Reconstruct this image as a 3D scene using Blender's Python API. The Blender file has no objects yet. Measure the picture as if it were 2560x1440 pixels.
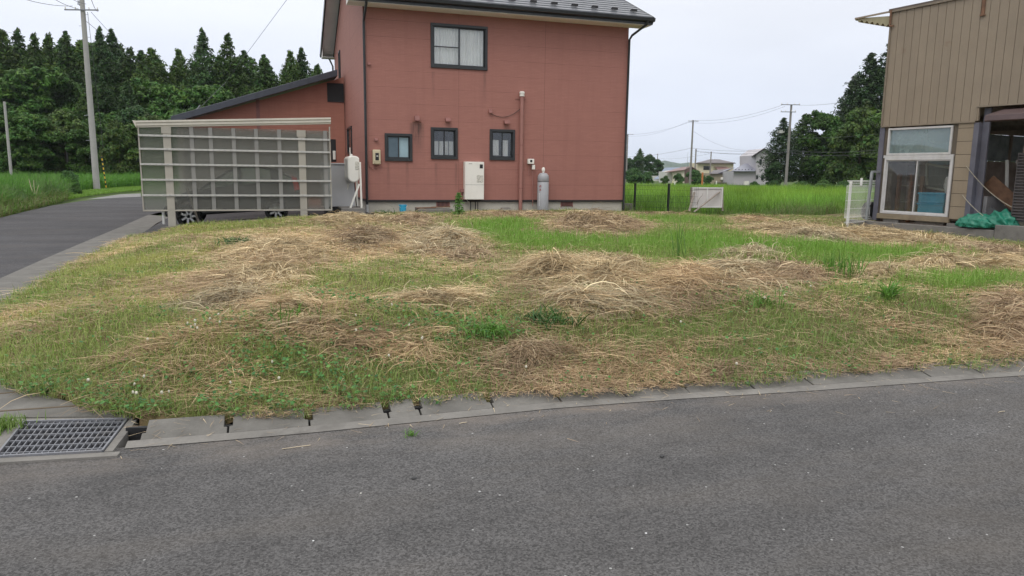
import bpy, math, random
import numpy as np
from mathutils import Vector, Matrix
R_ = math.radians
rng = np.random.default_rng(7)
random.seed(7)
scene = bpy.context.scene
COL = scene.collection

# ------------------------------------------------------------------ camera
FPX, TILT, ROLL, YAW, EYE = 1820.0, R_(9.05), R_(0.72), R_(18.2), 1.6
hv = np.array([math.cos(YAW), -math.sin(YAW), 0.0])
fw = np.array([math.sin(YAW), math.cos(YAW), 0.0])
zz = np.array([0, 0, 1.0])
Fv = math.cos(TILT) * fw - math.sin(TILT) * zz
U0 = math.sin(TILT) * fw + math.cos(TILT) * zz
Rv = math.cos(ROLL) * hv + math.sin(ROLL) * U0
Uv = -math.sin(ROLL) * hv + math.cos(ROLL) * U0
CAM = np.array([0, 0, EYE])
cd = bpy.data.cameras.new('camera')
cam = bpy.data.objects.new('camera', cd)
COL.objects.link(cam)
cd.sensor_width = 36.0
cd.lens = FPX / 2560 * 36
cd.clip_start = 0.05
cd.clip_end = 20000
cam.matrix_world = Matrix(((Rv[0], Uv[0], -Fv[0], 0), (Rv[1], Uv[1], -Fv[1], 0), (Rv[2], Uv[2], -Fv[2], EYE), (0, 0, 0, 1)))
scene.camera = cam

# ------------------------------------------------------------------ world, sun, exposure
SUN_EL, SUN_AZ = R_(55), R_(215)          # high behind the viewer's left shoulder, veiled by cloud
w = bpy.data.worlds.new('World')
scene.world = w
w.use_nodes = True
nt = w.node_tree
nt.nodes.clear()
out = nt.nodes.new('ShaderNodeOutputWorld')
bg = nt.nodes.new('ShaderNodeBackground')
bg.inputs['Strength'].default_value = 0.1
sky = nt.nodes.new('ShaderNodeTexSky')
sky.sky_type = 'NISHITA'
sky.sun_disc = False
sky.sun_elevation = SUN_EL
sky.sun_rotation = SUN_AZ
sky.dust_density = 4.0
tc = nt.nodes.new('ShaderNodeTexCoord')
sep = nt.nodes.new('ShaderNodeSeparateXYZ')
nt.links.new(tc.outputs['Generated'], sep.inputs[0])
ramp = nt.nodes.new('ShaderNodeValToRGB')          # the cloud deck: paler lavender low down, brighter overhead
e = ramp.color_ramp.elements
e[0].position = 0.0; e[0].color = (.715, .775, .905, 1)
e[1].position = 1.0; e[1].color = (1.0, 1.0, 1.0, 1)
for p_, c_ in ((0.10, (.75, .80, .915, 1)), (0.24, (.875, .90, .965, 1)), (0.5, (.97, .98, 1.0, 1))):
    n_ = e.new(p_); n_.color = c_
nt.links.new(sep.outputs['Z'], ramp.inputs[0])
ns = nt.nodes.new('ShaderNodeTexNoise')
ns.inputs['Scale'].default_value = 2.2
ns.inputs['Detail'].default_value = 4
mp = nt.nodes.new('ShaderNodeMapping')
mp.inputs['Scale'].default_value = (1, 1, 3.5)
nt.links.new(tc.outputs['Generated'], mp.inputs[0])
nt.links.new(mp.outputs[0], ns.inputs['Vector'])
mr = nt.nodes.new('ShaderNodeMapRange')
mr.inputs['From Min'].default_value = .3; mr.inputs['From Max'].default_value = .7
mr.inputs['To Min'].default_value = 10.9; mr.inputs['To Max'].default_value = 12.5
nt.links.new(ns.outputs['Fac'], mr.inputs['Value'])
sc_ = nt.nodes.new('ShaderNodeVectorMath'); sc_.operation = 'SCALE'
nt.links.new(ramp.outputs['Color'], sc_.inputs[0])
zr = nt.nodes.new('ShaderNodeMapRange')               # an overcast dome is brighter towards the zenith
zr.interpolation_type = 'SMOOTHSTEP'
zr.inputs['From Min'].default_value = .26; zr.inputs['From Max'].default_value = .85
zr.inputs['To Min'].default_value = 1.0; zr.inputs['To Max'].default_value = 1.38
nt.links.new(sep.outputs['Z'], zr.inputs['Value'])
zm = nt.nodes.new('ShaderNodeMath'); zm.operation = 'MULTIPLY'
nt.links.new(mr.outputs[0], zm.inputs[0]); nt.links.new(zr.outputs[0], zm.inputs[1])
nt.links.new(zm.outputs[0], sc_.inputs['Scale'])
mx = nt.nodes.new('ShaderNodeMix'); mx.data_type = 'RGBA'
mx.inputs['Factor'].default_value = 0.93
nt.links.new(sky.outputs[0], mx.inputs[6])
nt.links.new(sc_.outputs[0], mx.inputs[7])
nt.links.new(mx.outputs[2], bg.inputs['Color'])
nt.links.new(bg.outputs[0], out.inputs[0])
sd = bpy.data.lights.new('sun', 'SUN')
sun = bpy.data.objects.new('sun', sd)
COL.objects.link(sun)
sd.energy = 1.1
sd.angle = R_(28)
sd.color = (1.0, .965, .92)
sun.rotation_euler = (math.pi / 2 - SUN_EL, 0, math.pi - SUN_AZ)
vs = scene.view_settings
vs.view_transform = 'Standard'
vs.look = 'None'
vs.exposure = 0.0
vs.gamma = 1.0
scene.cycles.max_bounces = 8
scene.cycles.transparent_max_bounces = 16
scene.cycles.use_denoising = True

# ------------------------------------------------------------------ measuring helpers (photo pixel -> metres)
def ray(x, y): return (x - 1280) / FPX * Rv - (y - 720) / FPX * Uv + Fv
def onz(x, y, z):
    d = ray(x, y); return CAM + d * (z - EYE) / d[2]
def onY(x, y, Y):
    d = ray(x, y); return CAM + d * (Y / d[1])
def onpl(x, y, p, n):
    d = ray(x, y); return CAM + d * (np.dot(np.array(p) - CAM, n) / np.dot(d, n))
def hor(x): return 720 - FPX * math.tan(TILT) + math.tan(ROLL) * (x - 1280)
def gp(x, depth, z=0.0):
    p = CAM + ray(x, hor(x)) * depth / 1.0125
    return np.array([p[0], p[1], z])

# ------------------------------------------------------------------ scene-building helpers
def tag(o, label=None, cat=None, group=None, kind=None):
    if label: o['label'] = label
    if cat: o['category'] = cat
    if group: o['group'] = group
    if kind: o['kind'] = kind
    return o
def empty(name, loc, label, cat, group=None, rz=0.0):
    o = bpy.data.objects.new(name, None)
    o.empty_display_size = .2
    COL.objects.link(o)
    o.location = Vector([float(v) for v in loc]); o.rotation_euler = (0, 0, rz)
    return tag(o, label, cat, group)
def root_matrix(o):
    while o.parent: o = o.parent
    return Matrix.Translation(o.location) @ o.rotation_euler.to_matrix().to_4x4()
def setmat(o, m):
    o.data.materials.append(m); return o

class MB:
    """collects shapes; build() links them as ONE mesh object"""
    def __init__(s): s.v = []; s.f = []
    def add(s, vs, fs):
        n = len(s.v); s.v += [tuple(map(float, q)) for q in vs]; s.f += [tuple(i + n for i in q) for q in fs]; return s
    def box(s, x0, x1, y0, y1, z0, z1):
        x0, x1 = sorted((x0, x1)); y0, y1 = sorted((y0, y1)); z0, z1 = sorted((z0, z1))
        return s.add([(x0, y0, z0), (x1, y0, z0), (x1, y1, z0), (x0, y1, z0), (x0, y0, z1), (x1, y0, z1), (x1, y1, z1), (x0, y1, z1)],
                     [(3, 2, 1, 0), (4, 5, 6, 7), (0, 1, 5, 4), (1, 2, 6, 5), (2, 3, 7, 6), (3, 0, 4, 7)])
    def bar(s, a, b, wd, hg, up=(0, 0, 1)):
        a = Vector(a); b = Vector(b); d = (b - a).normalized(); u = Vector(up)
        if abs(d.dot(u)) > .98: u = Vector((0, 1, 0))
        sd_ = d.cross(u).normalized(); u = sd_.cross(d).normalized()
        p = []
        for c in (a, b):
            for sx, sz in ((-1, -1), (1, -1), (1, 1), (-1, 1)): p.append(c + sd_ * sx * wd / 2 + u * sz * hg / 2)
        return s.add(p, [(3, 2, 1, 0), (4, 5, 6, 7), (0, 1, 5, 4), (1, 2, 6, 5), (2, 3, 7, 6), (3, 0, 4, 7)])
    def tube(s, pts, r, n=8, cap=True):
        pts = [Vector([float(c) for c in p]) for p in pts]; m = len(pts)
        if not hasattr(r, '__len__'): r = [r] * m
        vs, fs = [], []; ref = None
        for i, p in enumerate(pts):
            d = (pts[min(i + 1, m - 1)] - pts[max(i - 1, 0)]).normalized()
            if ref is None: ref = Vector((0, 0, 1)) if abs(d.z) < .9 else Vector((1, 0, 0))
            a = d.cross(ref).normalized(); b = d.cross(a).normalized(); ref = -b.cross(d).cross(d).normalized() if False else ref
            for k in range(n):
                t = 2 * math.pi * k / n; vs.append(p + (a * math.cos(t) + b * math.sin(t)) * r[i])
        for i in range(m - 1):
            for k in range(n):
                k2 = (k + 1) % n; fs.append((i * n + k, i * n + k2, (i + 1) * n + k2, (i + 1) * n + k))
        if cap: fs += [tuple(range(n))[::-1], tuple((m - 1) * n + k for k in range(n))]
        return s.add(vs, fs)
    def lathe(s, prof, c=(0, 0, 0), n=20, axis='z'):
        vs, fs = [], []; m = len(prof)
        for r, z in prof:
            for k in range(n):
                t = 2 * math.pi * k / n; x, y = r * math.cos(t), r * math.sin(t)
                q = (x, y, z) if axis == 'z' else ((x, z, y) if axis == 'y' else (z, x, y))
                vs.append((q[0] + c[0], q[1] + c[1], q[2] + c[2]))
        for i in range(m - 1):
            for k in range(n):
                k2 = (k + 1) % n; fs.append((i * n + k, i * n + k2, (i + 1) * n + k2, (i + 1) * n + k))
        fs += [tuple(range(n))[::-1], tuple((m - 1) * n + k for k in range(n))]
        return s.add(vs, fs)
    def prism(s, poly, a, b, axis='y'):
        """poly: 2-D points, extruded from a to b along axis ('y': poly=(x,z); 'x': poly=(y,z); 'z': poly=(x,y))"""
        n = len(poly)
        def P(q, t): return {'y': (q[0], t, q[1]), 'x': (t, q[0], q[1]), 'z': (q[0], q[1], t)}[axis]
        vs = [P(q, a) for q in poly] + [P(q, b) for q in poly]
        return s.add(vs, [tuple(range(n))[::-1], tuple(range(n, 2 * n))] + [(i, (i + 1) % n, n + (i + 1) % n, n + i) for i in range(n)])
    def grid_wall(s, x0, x1, z0, z1, holes, y, depth=.12):
        """wall face at y (looking -y) with rectangular holes and reveals"""
        xs = sorted({x0, x1, *[q for hh in holes for q in hh[:2]]}); zs = sorted({z0, z1, *[q for hh in holes for q in hh[2:]]})
        for i in range(len(xs) - 1):
            for j in range(len(zs) - 1):
                cx, cz = (xs[i] + xs[i + 1]) / 2, (zs[j] + zs[j + 1]) / 2
                if any(hh[0] < cx < hh[1] and hh[2] < cz < hh[3] for hh in holes): continue
                s.add([(xs[i], y, zs[j]), (xs[i + 1], y, zs[j]), (xs[i + 1], y, zs[j + 1]), (xs[i], y, zs[j + 1])], [(0, 1, 2, 3)])
        for a, b, c, d in holes:
            y2 = y + depth
            s.add([(a, y, c), (b, y, c), (b, y, d), (a, y, d), (a, y2, c), (b, y2, c), (b, y2, d), (a, y2, d)], [(0, 4, 5, 1), (1, 5, 6, 2), (2, 6, 7, 3), (3, 7, 4, 0)])
        return s
    def build(s, name, m, parent=None, smooth=False, bevel=0.0, world=True):
        me = bpy.data.meshes.new(name)
        v = s.v
        if parent is not None and world:
            inv = root_matrix(parent).inverted(); v = [tuple(inv @ Vector(q)) for q in v]
        me.from_pydata(v, [], s.f)
        bm_fix(me)
        o = bpy.data.objects.new(name, me)
        COL.objects.link(o)
        if parent is not None: o.parent = parent
        me.materials.append(m)
        if smooth:
            for p in me.polygons: p.use_smooth = True
            try: me.set_sharp_from_angle(angle=R_(40))
            except Exception: pass
        if bevel:
            b = o.modifiers.new('bevel', 'BEVEL'); b.width = bevel; b.segments = 2; b.limit_method = 'ANGLE'
        return o
import bmesh
def bm_fix(me):
    if len(me.polygons) > 20000: return
    bm = bmesh.new(); bm.from_mesh(me); bmesh.ops.recalc_face_normals(bm, faces=bm.faces); bm.to_mesh(me); bm.free()

def np_mesh(name, V, Q, m, colr=None, parent=None, smooth=False):
    me = bpy.data.meshes.new(name)
    n, k = len(V), len(Q)
    me.vertices.add(n); me.vertices.foreach_set('co', np.ascontiguousarray(V, np.float32).ravel())
    w_ = Q.shape[1]
    me.loops.add(k * w_); me.loops.foreach_set('vertex_index', np.ascontiguousarray(Q, np.int32).ravel())
    me.polygons.add(k); me.polygons.foreach_set('loop_start', np.arange(0, k * w_, w_, dtype=np.int32))
    if colr is not None:
        a = me.attributes.new('Col', 'FLOAT_COLOR', 'POINT')
        c4 = np.ones((n, 4), np.float32); c4[:, :3] = colr; a.data.foreach_set('color', c4.ravel())
    me.update(calc_edges=True); me.validate()
    me.materials.append(m)
    if smooth: me.polygons.foreach_set('use_smooth', np.ones(k, bool))
    o = bpy.data.objects.new(name, me); COL.objects.link(o)
    if parent is not None: o.parent = parent
    return o

# ------------------------------------------------------------------ materials
def srgb(r, g, b): return tuple(((c / 255) / 12.92 if c / 255 <= .04045 else ((c / 255 + .055) / 1.055) ** 2.4) for c in (r, g, b))
class N:
    """thin wrapper round a node tree"""
    def __init__(s, name):
        s.m = bpy.data.materials.new(name); s.m.use_nodes = True; s.t = s.m.node_tree
        s.b = s.t.nodes['Principled BSDF']; s.o = s.t.nodes['Material Output']
        s.tc = s.n('ShaderNodeTexCoord')
    def n(s, typ, **kw):
        x = s.t.nodes.new(typ)
        for k, v in kw.items():
            if hasattr(x, k): setattr(x, k, v)
        return x
    def set(s, x, **kw):
        for k, v in kw.items(): x.inputs[k.replace('_', ' ')].default_value = v
        return x
    def l(s, a, b): s.t.links.new(a, b)
    def noise(s, scale, detail=4, rough=.55, vec=None, stretch=None, coord='Object'):
        x = s.n('ShaderNodeTexNoise'); s.set(x, Scale=scale, Detail=detail, Roughness=rough)
        src = vec or s.tc.outputs[coord]
        if stretch:
            mp_ = s.n('ShaderNodeMapping'); mp_.inputs['Scale'].default_value = stretch; s.l(src, mp_.inputs[0]); src = mp_.outputs[0]
        s.l(src, x.inputs['Vector']); return x.outputs['Fac']
    def rng(s, v, a, b, c, d):
        x = s.n('ShaderNodeMapRange'); s.l(v, x.inputs['Value'])
        for i, q in zip(('From Min', 'From Max', 'To Min', 'To Max'), (a, b, c, d)): x.inputs[i].default_value = q
        return x.outputs[0]
    def math(s, op, a, b=None):
        x = s.n('ShaderNodeMath', operation=op)
        for i, q in enumerate((a, b)):
            if q is None: continue
            if isinstance(q, (int, float)): x.inputs[i].default_value = q
            else: s.l(q, x.inputs[i])
        return x.outputs[0]
    def mix(s, fac, a, b, blend='MIX'):
        x = s.n('ShaderNodeMix', data_type='RGBA', blend_type=blend)
        for i, q in ((0, fac), (6, a), (7, b)):
            if isinstance(q, (int, float)): x.inputs[i].default_value = q
            elif isinstance(q, tuple): x.inputs[i].default_value = (*q[:3], 1)
            else: s.l(q, x.inputs[i])
        return x.outputs[2]
    def bump(s, hgt, strength=.3, dist=.01):
        x = s.n('ShaderNodeBump'); s.set(x, Strength=strength, Distance=dist); s.l(hgt, x.inputs['Height']); s.l(x.outputs[0], s.b.inputs['Normal'])
    def fin(s, col=None, rough=.6, metal=0, spec=.5):
        if col is not None:
            if isinstance(col, tuple): s.b.inputs['Base Color'].default_value = (*col[:3], 1)
            else: s.l(col, s.b.inputs['Base Color'])
        if isinstance(rough, (int, float)): s.b.inputs['Roughness'].default_value = rough
        else: s.l(rough, s.b.inputs['Roughness'])
        s.b.inputs['Metallic'].default_value = metal
        s.b.inputs['Specular IOR Level'].default_value = spec
        return s.m
def sc(c, k): return tuple(min(1, q * k) for q in c)
def mat(name, c, rough=.6, scale=6, var=.12, metal=0, bump=0, dirt=None, spec=.5):
    """painted or plain surface: base colour with soft mottling, optional dirt colour in patches"""
    x = N(name)
    f = x.noise(scale, 5)
    col = x.mix(x.rng(f, .3, .7, 0, 1), sc(c, 1 - var), sc(c, 1 + var))
    if dirt:
        g = x.noise(scale * .37, 6, .65, stretch=(1, 1, .35)); col = x.mix(x.rng(g, .5, .72, 0, .6), col, dirt)
    if bump:
        x.bump(x.noise(scale * 12, 3), bump, .01)
    return x.fin(col, rough, metal, spec)
def leafmat(name, rough=.55, trans=.25, tint=(1, 1, 1)):
    x = N(name)
    a = x.n('ShaderNodeAttribute', attribute_name='Col')
    oi = x.n('ShaderNodeObjectInfo')
    v = x.rng(oi.outputs['Random'], 0, 1, .78, 1.22)
    s_ = x.n('ShaderNodeVectorMath', operation='SCALE'); x.l(a.outputs['Color'], s_.inputs[0]); x.l(v, s_.inputs['Scale'])
    m_ = x.n('ShaderNodeVectorMath', operation='MULTIPLY'); x.l(s_.outputs[0], m_.inputs[0]); m_.inputs[1].default_value = tint
    x.fin(m_.outputs[0], rough, 0, .25)
    tr = x.n('ShaderNodeBsdfTranslucent'); x.l(m_.outputs[0], tr.inputs['Color'])
    ms = x.n('ShaderNodeMixShader'); ms.inputs[0].default_value = trans
    x.l(x.b.outputs[0], ms.inputs[1]); x.l(tr.outputs[0], ms.inputs[2]); x.l(ms.outputs[0], x.o.inputs['Surface'])
    return x.m
def bladmat(name, rough=.6, trans=.2):
    x = N(name)
    a = x.n('ShaderNodeAttribute', attribute_name='Col')
    x.fin(a.outputs['Color'], rough, 0, .3)
    tr = x.n('ShaderNodeBsdfTranslucent'); x.l(a.outputs['Color'], tr.inputs['Color'])
    ms = x.n('ShaderNodeMixShader'); ms.inputs[0].default_value = trans
    x.l(x.b.outputs[0], ms.inputs[1]); x.l(tr.outputs[0], ms.inputs[2]); x.l(ms.outputs[0], x.o.inputs['Surface'])
    return x.m

def asphalt(name, base):
    x = N(name)
    v = x.n('ShaderNodeTexVoronoi'); x.set(v, Scale=120.0); x.l(x.tc.outputs['Object'], v.inputs['Vector'])
    sp = x.n('ShaderNodeSeparateColor'); x.l(v.outputs['Color'], sp.inputs[0])
    agg = x.rng(sp.outputs[0], 0, 1, .52, 1.52)
    v2 = x.n('ShaderNodeTexVoronoi'); x.set(v2, Scale=42.0); x.l(x.tc.outputs['Object'], v2.inputs['Vector'])
    sp2 = x.n('ShaderNodeSeparateColor'); x.l(v2.outputs['Color'], sp2.inputs[0])
    pale = x.math('MULTIPLY', x.math('GREATER_THAN', sp2.outputs[1], .991), x.math('LESS_THAN', v2.outputs['Distance'], .26))
    big = x.noise(.55, 5, .6, stretch=(.45, 1.3, 1))
    mid = x.noise(3.2, 4, .6)
    tone = x.math('MULTIPLY', x.rng(big, .34, .66, .80, 1.22), x.rng(mid, .3, .7, .87, 1.13))
    k = x.math('MULTIPLY', agg, tone)
    s_ = x.n('ShaderNodeVectorMath', operation='SCALE'); s_.inputs[0].default_value = base; x.l(k, s_.inputs['Scale'])
    # tint wander: bluish worn bands and brownish silt near the gutter
    tint = x.noise(.9, 4, .6, stretch=(.5, 1.6, 1))
    col = x.mix(x.rng(tint, .48, .68, 0, .35), s_.outputs[0], (base[0] * 1.25, base[1] * 1.12, base[2] * .95))
    sxyz = x.n('ShaderNodeSeparateXYZ'); x.l(x.tc.outputs['Object'], sxyz.inputs[0])
    near = x.rng(sxyz.outputs['Y'], 3.9, 4.55, 0, 1)
    silt = x.math('MULTIPLY', near, x.rng(x.noise(1.7, 5, .6, stretch=(.6, 1.5, 1)), .42, .62, 0, .75))
    far = x.math('LESS_THAN', sxyz.outputs['Y'], 5.2)
    col = x.mix(x.math('MULTIPLY', silt, far), col, (.205, .175, .15))
    col = x.mix(x.math('MULTIPLY', pale, .75), col, (.42, .42, .41))
    x.bump(x.math('ADD', v.outputs['Distance'], x.math('MULTIPLY', sp.outputs[1], .4)), .55, .006)
    return x.fin(col, .88, 0, .3)

def concrete(name, c=(.27, .262, .245), var=.16, scale=2.5, grime=(.09, .085, .075)):
    x = N(name)
    a = x.noise(scale, 6, .62); b = x.noise(scale * 22, 3, .6)
    col = x.mix(x.rng(a, .3, .7, 0, 1), sc(c, 1 - var), sc(c, 1 + var))
    col = x.mix(x.rng(b, .35, .65, 0, .25), col, sc(c, .6))
    g = x.noise(scale * .8, 7, .7); col = x.mix(x.rng(g, .55, .75, 0, .7), col, grime)
    x.bump(b, .35, .006)
    return x.fin(col, .9, 0, .3)

def siding(name, c, joints=(), zstep=.455, zoff=.75, stains=(), axis='X'):
    x = N(name)
    geo = x.n('ShaderNodeNewGeometry')
    sx = x.n('ShaderNodeSeparateXYZ'); x.l(geo.outputs['Position'], sx.inputs[0])
    X, Z = sx.outputs[axis], sx.outputs['Z']
    cb = x.n('ShaderNodeCombineXYZ'); x.l(X, cb.inputs[0]); x.l(Z, cb.inputs[1])
    br = x.n('ShaderNodeTexBrick'); x.l(cb.outputs[0], br.inputs['Vector'])
    x.set(br, Scale=1.0, Mortar_Size=.0035, Mortar_Smooth=.4, Brick_Width=.22, Row_Height=.0455)
    br.inputs['Color1'].default_value = (*sc(c, 1.05), 1); br.inputs['Color2'].default_value = (*sc(c, .95), 1); br.inputs['Mortar'].default_value = (*sc(c, .80), 1)
    col = br.outputs['Color']
    m1 = x.noise(1.1, 6, .6, vec=geo.outputs['Position']); col = x.mix(x.rng(m1, .3, .7, 0, .5), col, sc(c, .86))
    st = x.noise(2.6, 5, .6, vec=geo.outputs['Position'], stretch=(1.8, 1.8, .12)); col = x.mix(x.rng(st, .5, .75, 0, .35), col, sc(c, .72))
    fn = x.noise(60, 2, .6, vec=geo.outputs['Position']); col = x.mix(x.rng(fn, .3, .7, 0, .14), col, sc(c, .7))
    # long panel joints
    t = x.math('FRACT', x.math('DIVIDE', x.math('SUBTRACT', Z, zoff), zstep))
    ln = x.math('LESS_THAN', x.math('MULTIPLY', t, zstep), .009)
    lv = x.noise(.9, 3, .6, vec=geo.outputs['Position'])
    col = x.mix(x.math('MULTIPLY', ln, x.rng(lv, .38, .6, .12, .65)), col, sc(c, .35))
    for jx in joints:
        d = x.math('LESS_THAN', x.math('ABSOLUTE', x.math('SUBTRACT', X, jx)), .008)
        col = x.mix(x.math('MULTIPLY', d, .55), col, sc(c, .4))
    for (px_, pz_, wx, wz, k) in stains:                      # run-off streaks with an edge of their own
        dx = x.math('ABSOLUTE', x.math('DIVIDE', x.math('SUBTRACT', X, px_), wx))
        dz = x.math('DIVIDE', x.math('SUBTRACT', pz_, Z), wz)
        inx = x.rng(dx, .35, 1, 1, 0)
        inz = x.math('MULTIPLY', x.rng(dz, 0, .06, 0, 1), x.rng(dz, .25, 1, 1, 0))
        sn = x.noise(9, 4, .6, vec=geo.outputs['Position'], stretch=(1.6, 1.6, .25))
        f = x.math('MULTIPLY', x.math('MULTIPLY', inx, inz), x.rng(sn, .3, .65, .25 * k, k))
        col = x.mix(f, col, (.035, .03, .028))
    x.bump(x.math('ADD', br.outputs['Fac'], x.math('MULTIPLY', ln, 1.5)), -.25, .004)
    return x.fin(col, .68, 0, .3)

def glass(name, tint=(.75, .8, .8), refl=1.0, dust_light=0.0, dcol=(.4, .4, .38)):
    """thin pane: part see-through, part mirror at fresnel"""
    x = N(name)
    tr = x.n('ShaderNodeBsdfTransparent'); tr.inputs[0].default_value = (*tint, 1)
    gl = x.n('ShaderNodeBsdfGlossy'); gl.inputs['Roughness'].default_value = .02; gl.inputs['Color'].default_value = (.95, .97, 1, 1)
    lw = x.n('ShaderNodeFresnel'); lw.inputs['IOR'].default_value = 1.5
    f = x.math('MINIMUM', x.math('MULTIPLY', x.math('ADD', lw.outputs[0], .05), refl), .9)
    ms = x.n('ShaderNodeMixShader'); x.l(f, ms.inputs[0]); x.l(tr.outputs[0], ms.inputs[1]); x.l(gl.outputs[0], ms.inputs[2])
    o_ = ms.outputs[0]
    if dust_light:  # diffuse share serves both real dust and light painted into panes
        df = x.n('ShaderNodeBsdfDiffuse'); df.inputs[0].default_value = (*dcol, 1)
        m2 = x.n('ShaderNodeMixShader'); x.l(x.rng(x.noise(2.5, 6, .65), .3, .7, dust_light * .6, dust_light * 1.4), m2.inputs[0]); x.l(o_, m2.inputs[1]); x.l(df.outputs[0], m2.inputs[2]); o_ = m2.outputs[0]
    x.l(o_, x.o.inputs['Surface'])
    return x.m

M = {}
M['asphalt'] = asphalt('asphalt', (.086, .083, .082))
M['asphalt_dark'] = asphalt('side_asphalt', (.060, .058, .061))
M['concrete'] = concrete('concrete')
M['kerb'] = concrete('kerb_concrete', (.150, .143, .130), .26, 3.2)
M['foundation'] = concrete('foundation', (.46, .435, .38), .1, 1.3, (.30, .27, .22))
M['old_concrete'] = concrete('weathered_concrete', (.19, .18, .165), .22, 2.2, (.06, .055, .05))
M['wall'] = None
M['dark_metal'] = mat('dark_brown_metal', (.022, .024, .026), .38, 8, .2)
M['black'] = mat('black', (.012, .012, .013), .6, 8, .2)
M['white_soffit'] = mat('soffit', (.82, .80, .76), .7, 3, .05)
M['roofmetal'] = mat('roof_metal', (.125, .13, .142), .36, 4, .2, metal=.3)
M['wingroof'] = mat('wing_roof', (.045, .05, .065), .45, 4, .2)
M['beige_metal'] = mat('beige_metal', (.36, .335, .285), .42, 3, .06, dirt=(.28, .26, .22))
M['beam'] = mat('pale_beam', (.56, .525, .455), .42, 3, .06, dirt=(.42, .39, .33))
M['alu'] = mat('aluminium', (.46, .45, .42), .4, 12, .1, metal=.2)
M['cream'] = mat('cream_plastic', (.70, .66, .55), .45, 4, .04, dirt=(.55, .5, .4))
M['offwhite'] = mat('offwhite_enamel', (.76, .74, .68), .35, 3, .04, dirt=(.60, .57, .5))
M['meterbox'] = mat('meter_box', (.56, .49, .33), .5, 5, .06)
M['brownpipe'] = mat('brown_pipe', (.31, .145, .12), .5, 5, .1)
M['hood'] = mat('vent_hood', (.24, .10, .085), .55, 8, .12)
M['grey_cyl'] = mat('grey_cylinder', (.33, .335, .35), .42, 4, .06, dirt=(.24, .235, .24))
M['shedgrey'] = mat('shed_grey', (.47, .47, .485), .5, 2, .04, dirt=(.38, .38, .38))
M['glassclear'] = glass('window_glass', (.96, .97, .97), .6)
M['glassdirty'] = glass('dusty_glass', (.86, .86, .84), .5, .05)
M['curtain'] = mat('white_curtain', (.88, .87, .84), .9, 6, .04)
M['rust'] = mat('rusty_board', (.16, .085, .05), .8, 8, .3)
M['wood'] = mat('weathered_wood', (.27, .235, .20), .85, 9, .25, bump=.3)
M['pole'] = concrete('pole_concrete', (.36, .35, .335), .08, 1.0, (.25, .24, .22))
M['poledark'] = concrete('old_pole', (.25, .235, .22), .1, 1.0, (.18, .17, .15))
M['wire'] = mat('wire', (.06, .06, .065), .6)
M['blue'] = mat('blue_plastic', (.05, .42, .68), .4, 6, .06)
M['soil'] = mat('soil', (.10, .075, .05), .95, 3, .3, bump=.5)
M['straw'] = bladmat('straw', .75, .12)
M['blade'] = bladmat('grass_blade', .5, .3)
M['leaf'] = leafmat('leaf', .55, .18)
M['bark'] = mat('bark', (.09, .065, .05), .9, 5, .3, bump=.4)
M['rubber'] = mat('rubber', (.016, .016, .017), .75, 10, .2)

# ------------------------------------------------------------------ ground shape
FR = np.array([(-6, 5.25), (-1.6, 4.86)] + [tuple(onz(*q, .06)[:2]) for q in ((340, 1058), (550, 1050), (780, 1036), (1000, 1008), (1250, 993), (1410, 985), (1750, 964), (2000, 947), (2250, 929), (2560, 907))] + [(9, 4.05), (16, 3.2), (40, 0.4)])     # edge of the grass along the gutter lids
FA = np.array([(-6, 4.75)] + [tuple(onz(*q, 0)[:2]) for q in ((330, 1117), (575, 1097), (780, 1079), (1000, 1057), (1410, 1016), (1750, 992), (2000, 977), (2560, 936))] + [(9, 3.68), (16, 2.85), (40, .05)])     # edge of the asphalt
LE = np.array([(4.6, -.62), (4.85, -.86), (5.16, -1.2), (5.6, -1.62), (5.95, -1.95), (7.5, -2.75), (10, -3.08), (14.5, -3.15), (19, -3.1), (23, -3.3), (40, -3.3)])   # left edge of the grass, by Y
def yb(x): return np.interp(x, FR[:, 0], FR[:, 1])
def xl(y): return np.interp(y, LE[:, 0], LE[:, 1])
def ss(t): t = np.clip(t, 0, 1); return t * t * (3 - 2 * t)
def bumps(x, y):
    return (.035 * np.sin(1.3 * x + .7 * y + 1) * np.sin(.9 * y - .5 * x) + .02 * np.sin(2.9 * x - 1.7 * y) + .015 * np.sin(4.1 * x + 3.3 * y + 2))
def T(x, y):
    """height of the mown lot"""
    x = np.asarray(x, float); y = np.asarray(y, float)
    df = y - yb(x); dl = x - xl(y)
    zf = .05 + .33 * ss(df / 1.9) + .09 * ss((df - 1.5) / 11)
    zl = .05 + .20 * ss(dl / 1.5) + .23 * ss(dl / 4.5)
    z = np.minimum(zf, zl) - .15 * ss((x - 9) / 5) * ss(df / 4)
    ins = np.minimum(df, dl)
    z = z + bumps(x, y) * ss(ins / 1.5) * .8 - .075 * ss((y - 16) / 4)
    z = np.where(ins < .11, np.maximum(-.068, .05 + (ins - .11) * 3), z)
    bk = ss((y - 21.3 - .0 * x) / 1.6) * ss((x - 10.9) / .4)            # falls to the paddy behind the right-hand side
    return z * (1 - bk) + bk * -.05
def flat(name, poly, z, m, kind='structure', th=None):
    b = MB()
    if th: b.prism(poly, z - th, z, 'z')
    else: b.add([(p[0], p[1], z) for p in poly], [tuple(range(len(poly)))])
    o = b.build(name, m); o['kind'] = kind
    return o
# far ground
gm = N('far_ground'); gf = gm.noise(.05, 6); gf2 = gm.noise(1.5, 5)
M['far'] = gm.fin(gm.mix(gm.rng(gf2, .35, .65, 0, 1), (.045, .085, .02), (.085, .11, .035)), .95, 0, .2)
flat('ground', [(-4600, -4600), (4600, -4600), (4600, 4600), (-4600, 4600)], -.09, M['far'])
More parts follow.
